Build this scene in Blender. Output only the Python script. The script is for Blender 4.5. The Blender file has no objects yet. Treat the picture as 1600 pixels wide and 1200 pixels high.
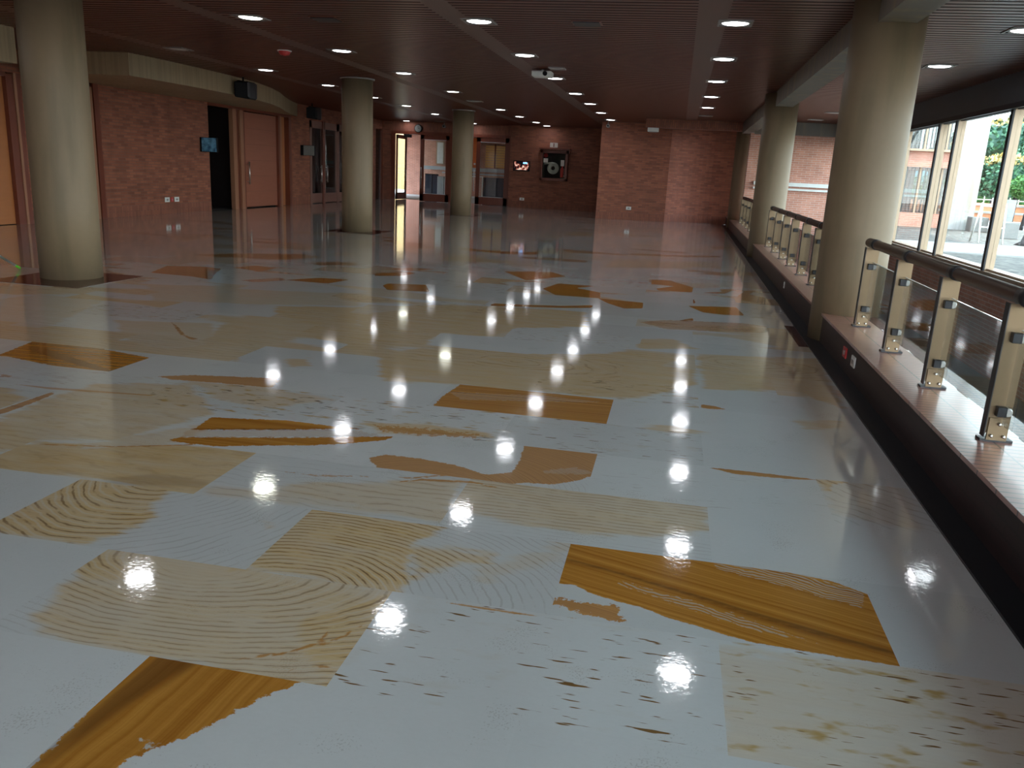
import bpy, bmesh, math, random
import numpy as np
from mathutils import Vector, Matrix

R = random.Random(7)
SC = bpy.context.scene
COL = SC.collection

# ------------------------------------------------------------------ camera
CAMAX = ((0.979603, 0.194703, 0.049696), (-0.096613, 0.239502, 0.966077), (-0.176196, 0.951173, -0.253427))
cd = bpy.data.cameras.new('camera'); cam = bpy.data.objects.new('camera', cd); COL.objects.link(cam)
cd.sensor_width = 36.0; cd.lens = 28.7944; cd.clip_end = 400; cd.clip_start = .05
_r, _u, _f = [Vector(v) for v in CAMAX]
cam.matrix_world = Matrix(((_r.x, _u.x, -_f.x, 0), (_r.y, _u.y, -_f.y, 0), (_r.z, _u.z, -_f.z, 1.56), (0, 0, 0, 1)))
SC.camera = cam
# ------------------------------------------------------------------ exposure, world, sun
SC.view_settings.view_transform = 'Standard'; SC.view_settings.look = 'None'
SC.view_settings.gamma = 1; SC.view_settings.use_curve_mapping = False
SC.view_settings.exposure = 1.42
SC.cycles.use_denoising = True
SC.cycles.max_bounces = 10; SC.cycles.diffuse_bounces = 5; SC.cycles.glossy_bounces = 5
SC.cycles.transparent_max_bounces = 16; SC.cycles.sample_clamp_indirect = 6; SC.cycles.caustics_reflective = False
SKY = 4.3; SUN = 2.2; LAMP = 8.5
w = bpy.data.worlds.new('world'); SC.world = w; w.use_nodes = True
nt = w.node_tree; nt.nodes.clear()
bg = nt.nodes.new('ShaderNodeBackground'); wo = nt.nodes.new('ShaderNodeOutputWorld')
tc = nt.nodes.new('ShaderNodeTexCoord'); sx = nt.nodes.new('ShaderNodeSeparateXYZ'); cr = nt.nodes.new('ShaderNodeValToRGB')
cr.color_ramp.elements[0].position = .0; cr.color_ramp.elements[0].color = (.92, .97, 1.0, 1)
cr.color_ramp.elements[1].position = .55; cr.color_ramp.elements[1].color = (.62, .80, 1.0, 1)
nt.links.new(tc.outputs['Generated'], sx.inputs[0]); nt.links.new(sx.outputs['Z'], cr.inputs[0])
nt.links.new(cr.outputs[0], bg.inputs[0]); bg.inputs[1].default_value = SKY
nt.links.new(bg.outputs[0], wo.inputs[0])
sl = bpy.data.lights.new('sun', 'SUN'); sl.energy = SUN; sl.angle = .01; sl.color = (1, .95, .86)
so = bpy.data.objects.new('sun', sl); COL.objects.link(so)
so.rotation_euler = Vector((.55, .45, -1.0)).to_track_quat('-Z', 'Y').to_euler()

# ------------------------------------------------------------------ materials
def nodes(name):
    m = bpy.data.materials.new(name); m.use_nodes = True
    t = m.node_tree; b = t.nodes['Principled BSDF']
    return m, t, b
def N(t, kind, **kw):
    n = t.nodes.new('ShaderNode' + kind)
    for k, v in kw.items(): setattr(n, k, v)
    return n
def L(t, a, b): t.links.new(a, b)
def math_(t, op, a, b=None, c=None):
    n = N(t, 'Math', operation=op)
    for i, v in enumerate((a, b, c)):
        if v is None: continue
        if isinstance(v, (int, float)): n.inputs[i].default_value = v
        else: L(t, v, n.inputs[i])
    return n.outputs[0]
def mix(t, f, a, b):
    n = N(t, 'Mix', data_type='RGBA')
    for s, v in ((0, f), (6, a), (7, b)):
        if isinstance(v, (int, float)): n.inputs[s].default_value = v
        elif isinstance(v, tuple): n.inputs[s].default_value = (*v, 1)
        else: L(t, v, n.inputs[s])
    return n.outputs[2]
def sstep(t, v, lo, hi):
    n = N(t, 'MapRange', interpolation_type='SMOOTHSTEP')
    L(t, v, n.inputs[0]); n.inputs[1].default_value = lo; n.inputs[2].default_value = hi
    return n.outputs[0]
def noise(t, scale, detail=3, stretch=(1, 1, 1), rough=.5, coord='Object', rot=(0, 0, 0)):
    tc = N(t, 'TexCoord'); mp = N(t, 'Mapping'); mp.inputs['Scale'].default_value = stretch; mp.inputs['Rotation'].default_value = rot
    L(t, tc.outputs[coord], mp.inputs[0])
    n = N(t, 'TexNoise'); n.inputs['Scale'].default_value = scale; n.inputs['Detail'].default_value = detail; n.inputs['Roughness'].default_value = rough
    L(t, mp.outputs[0], n.inputs['Vector'])
    return n.outputs[0]
def bump(t, b, h, strength=.2, dist=.01):
    n = N(t, 'Bump'); n.inputs['Strength'].default_value = strength; n.inputs['Distance'].default_value = dist
    L(t, h, n.inputs['Height']); L(t, n.outputs[0], b.inputs['Normal'])
def simple(name, col, rough=.5, metal=0, var=.12, scale=6, stretch=(1, 1, 1), spec=.5, bmp=0):
    m, t, b = nodes(name)
    n = noise(t, scale, 4, stretch)
    d = tuple(c * (1 - var) for c in col); u = tuple(min(1, c * (1 + var)) for c in col)
    L(t, mix(t, n, d, u), b.inputs['Base Color'])
    b.inputs['Roughness'].default_value = rough; b.inputs['Metallic'].default_value = metal
    b.inputs['Specular IOR Level'].default_value = spec
    if bmp: bump(t, b, n, bmp)
    return m
def emit(name, col, s):
    m, t, b = nodes(name); t.nodes.remove(b)
    e = N(t, 'Emission'); e.inputs[0].default_value = (*col, 1); e.inputs[1].default_value = s
    L(t, e.outputs[0], t.nodes['Material Output'].inputs[0]); return m
def brick(name, c1, c2, mort, rot90=False, bw=.25, bh=.065, rough=.75, ms=.007, var=.35):
    m, t, b = nodes(name)
    uv = N(t, 'UVMap'); mp = N(t, 'Mapping'); L(t, uv.outputs[0], mp.inputs[0])
    if rot90: mp.inputs['Rotation'].default_value = (0, 0, math.pi / 2)
    br = N(t, 'TexBrick'); L(t, mp.outputs[0], br.inputs['Vector'])
    br.inputs['Color1'].default_value = (*c1, 1); br.inputs['Color2'].default_value = (*c2, 1); br.inputs['Mortar'].default_value = (*mort, 1)
    br.inputs['Scale'].default_value = 1; br.inputs['Mortar Size'].default_value = ms; br.inputs['Mortar Smooth'].default_value = .3
    br.inputs['Brick Width'].default_value = bw; br.inputs['Row Height'].default_value = bh; br.inputs['Bias'].default_value = -.1
    n = noise(t, 2.5, 5)
    f = math_(t, 'MULTIPLY', math_(t, 'SUBTRACT', n, .45), var * 2)
    hsv = N(t, 'HueSaturation'); L(t, br.outputs[0], hsv.inputs['Color']); L(t, math_(t, 'ADD', f, 1.0), hsv.inputs['Value'])
    L(t, hsv.outputs[0], b.inputs['Base Color']); b.inputs['Roughness'].default_value = rough
    bump(t, b, br.outputs['Fac'], -.35, .006)
    return m
def glass(name, tint=(.93, .97, .95), refl=1.0, rough=0.0):
    m, t, b = nodes(name); t.nodes.remove(b)
    tr = N(t, 'BsdfTransparent'); tr.inputs[0].default_value = (*tint, 1)
    gl = N(t, 'BsdfGlossy'); gl.inputs['Roughness'].default_value = rough
    ge = N(t, 'NewGeometry'); dp = N(t, 'VectorMath', operation='DOT_PRODUCT'); L(t, ge.outputs['Normal'], dp.inputs[0]); L(t, ge.outputs['Incoming'], dp.inputs[1])
    k = math_(t, 'POWER', math_(t, 'SUBTRACT', 1.0, math_(t, 'ABSOLUTE', dp.outputs['Value'])), 5.0)
    fr = math_(t, 'MINIMUM', math_(t, 'MULTIPLY', math_(t, 'ADD', math_(t, 'MULTIPLY', k, .96), .04), refl), 1.0)
    mx = N(t, 'MixShader'); L(t, fr, mx.inputs[0]); L(t, tr.outputs[0], mx.inputs[1]); L(t, gl.outputs[0], mx.inputs[2])
    L(t, mx.outputs[0], t.nodes['Material Output'].inputs[0]); return m

def floor_mat():
    m, t, b = nodes('polished_veined_stone')
    def A(n):
        a = N(t, 'Attribute'); a.attribute_name = n; return a.outputs['Fac']
    tc = N(t, 'TexCoord')
    nf = noise(t, 28, 6, rough=.65); nx = noise(t, 6, 5, (.35, 1.6, 1), .6); ng = noise(t, 9, 6, (.5, 9, 1), .6)
    cloud = noise(t, 1.6, 5)
    tone = A('tone')
    base = mix(t, cloud, (.62, .625, .61), (.72, .72, .70))
    fine = noise(t, 60, 4, (.6, 1.4, 1), .7)
    sp = noise(t, 140, 2); base = mix(t, math_(t, 'MULTIPLY', sstep(t, math_(t, 'MULTIPLY', sp, noise(t, 4, 3)), .36, .42), .5), base, (.35, .32, .28))
    base = mix(t, math_(t, 'MULTIPLY', fine, .45), base, (.56, .55, .52))
    hs = N(t, 'HueSaturation'); L(t, base, hs.inputs['Color']); L(t, tone, hs.inputs['Value']); base = hs.outputs[0]
    # beige clouds
    bcol = mix(t, ng, (.54, .30, .075), (.78, .56, .26))
    bm = sstep(t, math_(t, 'ADD', A('beige'), math_(t, 'MULTIPLY', math_(t, 'SUBTRACT', nx, .5), .22)), -.035, .035)
    bm = math_(t, 'MINIMUM', math_(t, 'MULTIPLY', bm, A('beiges')), 1.0)
    bm = math_(t, 'MULTIPLY', bm, math_(t, 'ADD', math_(t, 'MULTIPLY', nx, .7), .42))
    bm = N(t, 'Clamp').inputs[0].node if False else math_(t, 'MINIMUM', bm, 1.0)
    col = mix(t, bm, base, bcol)
    # growth-ring lines
    ph = math_(t, 'ADD', A('phase'), math_(t, 'MULTIPLY', noise(t, 3.2, 4), 2.2))
    s = math_(t, 'SINE', math_(t, 'MULTIPLY', ph, 6.2832))
    ln = math_(t, 'MULTIPLY', sstep(t, s, .62, 1.0), sstep(t, noise(t, 7, 4, (1, 1, 1), .6), .36, .56))
    ln = math_(t, 'MULTIPLY', math_(t, 'MULTIPLY', ln, A('lines')), math_(t, 'ADD', math_(t, 'MULTIPLY', bm, .8), .22))
    pale = math_(t, 'MULTIPLY', math_(t, 'MULTIPLY', sstep(t, math_(t, 'MULTIPLY', s, -1.0), .55, 1.0), A('lines')), math_(t, 'MULTIPLY', bm, .45))
    col = mix(t, pale, col, (.66, .64, .58))
    col = mix(t, ln, col, (.20, .105, .04))
    # dashes
    d = noise(t, 1.0, 2, (7.5, 62, 1), .45)
    d2 = noise(t, 3, 2)
    dm = math_(t, 'MULTIPLY', sstep(t, math_(t, 'ADD', d, math_(t, 'MULTIPLY', math_(t, 'SUBTRACT', d2, .5), .25)), .655, .70), A('dash'))
    halo = noise(t, 1.0, 3, (6, 16, 1), .5)
    hm = math_(t, 'MULTIPLY', math_(t, 'MULTIPLY', sstep(t, halo, .55, .72), A('dash')), A('halo'))
    col = mix(t, hm, col, (.50, .33, .12)); col = mix(t, dm, col, (.22, .12, .04))
    # ochre
    orag = math_(t, 'ADD', A('ochre'), math_(t, 'MULTIPLY', math_(t, 'SUBTRACT', nf, .5), A('rag')))
    om = math_(t, 'MULTIPLY', sstep(t, orag, -.003, .003), A('ochres'))
    g1 = N(t, 'TexNoise', noise_dimensions='1D'); g1.inputs['Scale'].default_value = 1.0; g1.inputs['Detail'].default_value = 5; g1.inputs['Roughness'].default_value = .7
    L(t, math_(t, 'MULTIPLY', math_(t, 'ADD', A('phase'), math_(t, 'MULTIPLY', noise(t, 3.2, 4), .25)), 2.6), g1.inputs['W'])
    grain = math_(t, 'ADD', math_(t, 'MULTIPLY', math_(t, 'SUBTRACT', g1.outputs[0], .5), 2.0), math_(t, 'ADD', math_(t, 'MULTIPLY', ng, .2), .42))
    ocol = mix(t, grain, (.34, .115, .012), (.66, .31, .055))
    col = mix(t, om, col, ocol)
    dk = math_(t, 'MULTIPLY', sstep(t, math_(t, 'ADD', A('dark'), math_(t, 'MULTIPLY', math_(t, 'SUBTRACT', g1.outputs[0], .5), .08)), -.02, .03), A('darks'))
    col = mix(t, dk, col, (.13, .045, .012))
    wm = math_(t, 'MULTIPLY', sstep(t, math_(t, 'ADD', A('white'), math_(t, 'MULTIPLY', math_(t, 'SUBTRACT', nf, .55), .09)), -.004, .006), A('whites'))
    wstripe = sstep(t, math_(t, 'SINE', math_(t, 'MULTIPLY', ph, 25.0)), -.4, .6)
    col = mix(t, math_(t, 'MULTIPLY', wm, math_(t, 'MAXIMUM', wstripe, sstep(t, A('whites'), .55, .9))), col, (.56, .54, .50))
    L(t, col, b.inputs['Base Color'])
    b.inputs['Roughness'].default_value = .055; b.inputs['Specular IOR Level'].default_value = .9; b.inputs['Coat Weight'].default_value = .5; b.inputs['Coat Roughness'].default_value = .045
    rn = N(t, 'MapRange'); L(t, noise(t, 1.3, 4), rn.inputs[0]); rn.inputs[3].default_value = .045; rn.inputs[4].default_value = .085
    L(t, rn.outputs[0], b.inputs['Roughness'])
    bn = math_(t, 'ADD', noise(t, 45, 2), math_(t, 'MULTIPLY', noise(t, 9, 2), 2.0))
    bump(t, b, bn, .06, .004)
    return m

M = {}
M['floor'] = floor_mat()
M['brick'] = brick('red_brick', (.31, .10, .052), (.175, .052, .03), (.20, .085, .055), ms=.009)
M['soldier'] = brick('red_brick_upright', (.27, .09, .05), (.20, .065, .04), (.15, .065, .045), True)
M['brick_lit'] = brick('daylight_toned_red_brick', (.58, .26, .18), (.50, .21, .145), (.60, .44, .37))  # lighter copy of the red brick, daylight put into its colour
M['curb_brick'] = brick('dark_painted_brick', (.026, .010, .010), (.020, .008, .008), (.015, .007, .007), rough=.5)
def paver():
    m, t, b = nodes('glazed_clay_pavers')
    uv = N(t, 'UVMap'); br = N(t, 'TexBrick'); L(t, uv.outputs[0], br.inputs['Vector'])
    br.offset = 0.0
    br.inputs['Color1'].default_value = (.36, .155, .115, 1); br.inputs['Color2'].default_value = (.30, .125, .095, 1); br.inputs['Mortar'].default_value = (.05, .025, .02, 1)
    br.inputs['Scale'].default_value = 1; br.inputs['Mortar Size'].default_value = .006; br.inputs['Mortar Smooth'].default_value = .1
    br.inputs['Brick Width'].default_value = .25; br.inputs['Row Height'].default_value = .062
    L(t, br.outputs[0], b.inputs['Base Color']); b.inputs['Roughness'].default_value = .30; b.inputs['Specular IOR Level'].default_value = 1.0; b.inputs['Coat Weight'].default_value = .8; b.inputs['Coat Roughness'].default_value = .22
    bump(t, b, br.outputs['Fac'], -.3, .003); return m
M['paver'] = paver()
def concrete(name, col, board=0, rough=.6, stain=(.30, .22, .12), bscale=14, vert=True):
    m, t, b = nodes(name)
    n1 = noise(t, 1.3, 6, (1, 1, .35), .6); n2 = noise(t, 14, 5)
    c = mix(t, n1, tuple(x * .72 for x in col), tuple(x * 1.15 for x in col))
    c = mix(t, math_(t, 'MULTIPLY', n2, .35), c, tuple(x * .7 for x in col))
    c = mix(t, math_(t, 'MULTIPLY', sstep(t, noise(t, 2.6, 5, (1.6, 1.6, .22)), .46, .72), .6), c, stain)
    if board:
        bn = noise(t, bscale, 2, (1, 1, .02) if vert else (.02, .02, 1))
        c = mix(t, math_(t, 'MULTIPLY', sstep(t, bn, .45, .6), board), c, tuple(x * .6 for x in col))
        bump(t, b, bn, .35, .01)
    else: bump(t, b, n2, .08, .004)
    L(t, c, b.inputs['Base Color']); b.inputs['Roughness'].default_value = rough; return m
M['conc'] = concrete('smooth_polished_concrete', (.24, .17, .10), rough=.58, stain=(.13, .10, .055))
M['conc_b'] = concrete('board_marked_concrete', (.40, .29, .17), .5)
M['conc_g'] = concrete('grey_beam_concrete', (.20, .165, .14))
M['conc_out'] = concrete('pale_fluted_concrete', (.55, .53, .50), .5)
def wood(name, c1, c2, rough=.35, stretch=(1, 8, 8), scale=3, spec=.5, grooves=0):
    m, t, b = nodes(name)
    n = noise(t, scale, 6, stretch, .6)
    c = mix(t, n, c1, c2)
    L(t, c, b.inputs['Base Color']); b.inputs['Roughness'].default_value = rough; b.inputs['Specular IOR Level'].default_value = spec
    return m
M['slat'] = wood('varnished_red_wood_slat', (.075, .013, .004), (.165, .034, .010), .32, (1, 12, 12), 1.2, spec=.25)
M['band'] = wood('plain_wood_band', (.10, .045, .03), (.14, .06, .042), .45, (8, 1, 8), 1.2)
M['void'] = simple('dark_ceiling_void', (.010, .008, .008), .9)
M['door'] = wood('pinkish_wood_panel', (.28, .095, .055), (.36, .13, .08), .4, (1, 1, 10), 1.5)
M['door_o'] = wood('orange_wood_panel', (.36, .12, .035), (.44, .16, .05), .4, (1, 1, 10), 1.5)
M['frame'] = wood('dark_red_wood_frame', (.12, .025, .012), (.19, .045, .022), .35, (6, 6, 1), 2)
M['frame_l'] = wood('worn_wood_jamb', (.30, .13, .07), (.36, .17, .10), .4, (6, 6, 1), 2)
M['frame_d'] = wood('mauve_wood_door_frame', (.17, .075, .055), (.22, .10, .075), .4, (6, 6, 1), 2)
M['steel'] = simple('brushed_steel', (.62, .60, .56), .3, 1, .06, 8, (1, 1, .1))
M['post'] = simple('champagne_steel_plate', (.17, .12, .07), .38, .75, .08, 8, (1, 1, .1))
M['darkm'] = simple('dark_metal', (.035, .035, .038), .4, .6)
M['black'] = simple('black_plastic', (.006, .006, .007), .6, spec=.2)
M['stone_black'] = simple('black_polished_skirting', (.006, .006, .009), .45, 0, .2, 10)
M['inlay'] = simple('dark_brown_stone_inlay', (.055, .016, .012), .10, 0, .3, 6)
M['rail'] = wood('dark_varnished_handrail', (.06, .028, .018), (.11, .053, .035), .42, (8, 1, 8), 2, spec=.25)
M['alu'] = simple('bronze_window_mullion', (.44, .32, .22), .4, .3, .08, 4, (1, 1, .2))
M['gasket'] = simple('black_rubber_gasket', (.012, .013, .016), .5)
M['glass'] = glass('window_glass')
M['glass_r'] = glass('railing_glass', (.86, .89, .89), 1.7, .02)
M['glass_d'] = glass('dim_door_glass', (.55, .58, .58), 1.6)
M['gedge'] = simple('polished_glass_edge', (.75, .85, .85), .1, 0, .05)  # pale colour carries the shine along the glass top edge
M['wbeam'] = simple('slate_grey_steel_beam', (.075, .085, .10), .45, .2, .1)
M['lampw'] = emit('led_diffuser', (.95, .96, 1.0), LAMP)
M['lampww'] = emit('warm_led_diffuser', (.97, 1.0, .86), LAMP)
M['off'] = simple('unlit_diffuser', (.62, .60, .57), .5)
M['lring'] = simple('pale_lamp_housing', (.30, .28, .27), .4, .2)
M['white'] = simple('white_plastic', (.75, .75, .72), .4)
M['redp'] = simple('red_plastic', (.55, .03, .03), .35)
M['green'] = simple('bright_green_plastic', (.16, .72, .03), .35)
M['carpet'] = simple('dark_teal_floor', (.02, .10, .10), .55, 0, .2, 3)
M['dark'] = simple('shade_toned_plaster', (.02, .012, .011), .9)  # near-black: the darkness of unlit rooms is put into the colour
M['plaster'] = simple('pale_plaster', (.55, .50, .45), .8)
M['cream'] = simple('sunlit_cream_wall', (.42, .27, .12), .8)
M['navy'] = simple('navy_fabric_panel', (.022, .028, .055), .6)
M['greyp'] = simple('grey_laminate', (.50, .52, .55), .4)
M['orange'] = wood('orange_lacquered_wood', (.55, .12, .03), (.62, .16, .04), .3)
M['shelfw'] = wood('lit_tone_honey_wood', (.80, .42, .13), (.88, .50, .18), .4)  # raised albedo stands in for light on the foyer blind
M['blue'] = None
def gravel():
    m, t, b = nodes('garden_gravel')
    v = N(t, 'TexVoronoi'); v.inputs['Scale'].default_value = 9; tcn = N(t, 'TexCoord'); L(t, tcn.outputs['Object'], v.inputs['Vector'])
    r = N(t, 'ValToRGB'); r.color_ramp.elements[0].color = (.05, .044, .036, 1); r.color_ramp.elements[1].color = (.19, .165, .135, 1)
    sp = N(t, 'SeparateColor'); L(t, v.outputs['Color'], sp.inputs[0]); L(t, sp.outputs[0], r.inputs[0])
    L(t, r.outputs[0], b.inputs['Base Color']); b.inputs['Roughness'].default_value = .9
    bump(t, b, v.outputs['Distance'], -.8, .05); return m
M['gravel'] = gravel()
M['path'] = simple('pale_garden_path', (.42, .405, .38), .8, 0, .08, 3)
M['planter'] = simple('weathered_concrete_planter', (.20, .20, .19), .85, 0, .2, 3)
M['bark'] = simple('dark_bark', (.035, .033, .035), .9, 0, .3, 9, (1, 1, .2))
def leaf(name, c1, c2):
    m, t, b = nodes(name)
    oi = N(t, 'Attribute'); oi.attribute_name = 'rnd'
    L(t, mix(t, oi.outputs['Fac'], c1, c2), b.inputs['Base Color']); b.inputs['Roughness'].default_value = .55
    b.inputs['Subsurface Weight'].default_value = 0
    return m
M['leaf'] = leaf('dark_green_foliage', (.018, .075, .045), (.06, .17, .075))
M['leaf2'] = leaf('bright_green_foliage', (.06, .20, .05), (.16, .36, .09))
M['leafy'] = leaf('yellow_orange_blossom', (.50, .34, .10), (.62, .48, .22))
M['hill'] = simple('hazy_hillside', (.13, .27, .30), .9, 0, .15, .05)
M['terracotta'] = simple('terracotta_paving', (.62, .25, .13), .8)

# ------------------------------------------------------------------ geometry helpers
class MB:
    """collects shapes of several materials into one mesh"""
    def __init__(s): s.v = []; s.f = []; s.m = []; s.uv = []; s.mats = []; s.sm = []
    def mi(s, m):
        if m not in s.mats: s.mats.append(m)
        return s.mats.index(m)
    def face(s, pts, m, uv=None, smooth=False):
        b = len(s.v); s.v += [tuple(p) for p in pts]; s.f.append(tuple(range(b, b + len(pts)))); s.m.append(s.mi(m)); s.sm.append(smooth)
        if uv is None:
            n = (Vector(pts[1]) - Vector(pts[0])).cross(Vector(pts[2]) - Vector(pts[1]))
            ax = max(range(3), key=lambda i: abs(n[i]))
            uv = [(p[1], p[2]) if ax == 0 else (p[0], p[2]) if ax == 1 else (p[0], p[1]) for p in pts]
        s.uv.append([(float(x), float(y)) for x, y in uv])
    def box(s, x0, x1, y0, y1, z0, z1, m):
        P = [(x, y, z) for z in (z0, z1) for y in (y0, y1) for x in (x0, x1)]
        for q in ((0, 2, 3, 1), (4, 5, 7, 6), (0, 1, 5, 4), (2, 6, 7, 3), (0, 4, 6, 2), (1, 3, 7, 5)):
            s.face([P[i] for i in q], m)
        return s
    def hexa(s, P, m):
        for q in ((0, 2, 3, 1), (4, 5, 7, 6), (0, 1, 5, 4), (2, 6, 7, 3), (0, 4, 6, 2), (1, 3, 7, 5)):
            s.face([P[i] for i in q], m)
        return s
    def prism(s, poly, z0, z1, m, mside=None):
        n = len(poly); area = sum(poly[i][0] * poly[(i + 1) % n][1] - poly[(i + 1) % n][0] * poly[i][1] for i in range(n))
        if area < 0: poly = poly[::-1]
        s.face([(x, y, z1) for x, y in poly], m); s.face([(x, y, z0) for x, y in poly[::-1]], m)
        u = 0
        for i in range(n):
            a, b = poly[i], poly[(i + 1) % n]; l = math.hypot(b[0] - a[0], b[1] - a[1])
            s.face([(a[0], a[1], z0), (b[0], b[1], z0), (b[0], b[1], z1), (a[0], a[1], z1)], mside or m, [(u, z0), (u + l, z0), (u + l, z1), (u, z1)])
            u += l
        return s
    def lathe(s, prof, m, c=(0, 0, 0), n=32, axis='z', caps=True):
        def P(r, h, a):
            x, y = r * math.cos(a), r * math.sin(a)
            q = (x, y, h) if axis == 'z' else (x, h, y) if axis == 'y' else (h, x, y)
            return (c[0] + q[0], c[1] + q[1], c[2] + q[2])
        for (r0, h0), (r1, h1) in zip(prof, prof[1:]):
            for i in range(n):
                a, b = 2 * math.pi * i / n, 2 * math.pi * (i + 1) / n
                q = [P(r0, h0, a), P(r0, h0, b), P(r1, h1, b), P(r1, h1, a)]
                if axis == 'y': q = q[::-1]
                s.face(q, m, [(a, h0), (b, h0), (b, h1), (a, h1)], True)
        if caps:
            for (r, h), rev in ((prof[0], True), (prof[-1], False)):
                if r > 1e-4:
                    q = [P(r, h, 2 * math.pi * i / n) for i in range(n)]
                    s.face(q[::-1] if rev != (axis == 'y') else q, m)
        return s
    def tube(s, p0, p1, r, m, n=14, r1=None):
        p0, p1 = Vector(p0), Vector(p1); d = (p1 - p0).normalized(); r1 = r if r1 is None else r1
        u = d.cross(Vector((0, 0, 1)) if abs(d.z) < .9 else Vector((1, 0, 0))).normalized(); v = d.cross(u)
        ring = lambda p, rr: [p + u * rr * math.cos(2 * math.pi * i / n) + v * rr * math.sin(2 * math.pi * i / n) for i in range(n)]
        a, b = ring(p0, r), ring(p1, r1)
        for i in range(n):
            j = (i + 1) % n; s.face([a[i], a[j], b[j], b[i]], m, None, True)
        s.face(a[::-1], m); s.face(b, m); return s
    def build(s, name, parent=None, bevel=0):
        me = bpy.data.meshes.new(name); me.from_pydata(s.v, [], s.f)
        for k in s.mats: me.materials.append(M[k])
        me.polygons.foreach_set('material_index', s.m); me.polygons.foreach_set('use_smooth', s.sm)
        ul = me.uv_layers.new(name='UVMap'); ul.data.foreach_set('uv', [c for f in s.uv for q in f for c in q])
        me.update()
        bm = bmesh.new(); bm.from_mesh(me); bmesh.ops.remove_doubles(bm, verts=bm.verts, dist=1e-5)
        bmesh.ops.recalc_face_normals(bm, faces=bm.faces); bm.to_mesh(me); bm.free()
        o = bpy.data.objects.new(name, me); COL.objects.link(o)
        if parent is not None:
            o.parent = parent; o.matrix_parent_inverse = parent.matrix_world.inverted()
        if bevel:
            b = o.modifiers.new('bevel', 'BEVEL'); b.width = bevel; b.segments = 2; b.limit_method = 'ANGLE'
        return o
def thing(name, label, cat, loc=(0, 0, 0), group=None):
    o = bpy.data.objects.new(name, None); COL.objects.link(o); o.location = loc; o.empty_display_size = .1
    o.matrix_world = Matrix.Translation(Vector(loc)); o['label'] = label; o['category'] = cat
    if group: o['group'] = group
    return o
def tag(o, label, cat, group=None):
    o['label'] = label; o['category'] = cat
    if group: o['group'] = group
    return o
def struct(o): o['kind'] = 'structure'; return o
def box(name, x0, x1, y0, y1, z0, z1, m, parent=None, bevel=0):
    return MB().box(x0, x1, y0, y1, z0, z1, m).build(name, parent, bevel)

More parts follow.
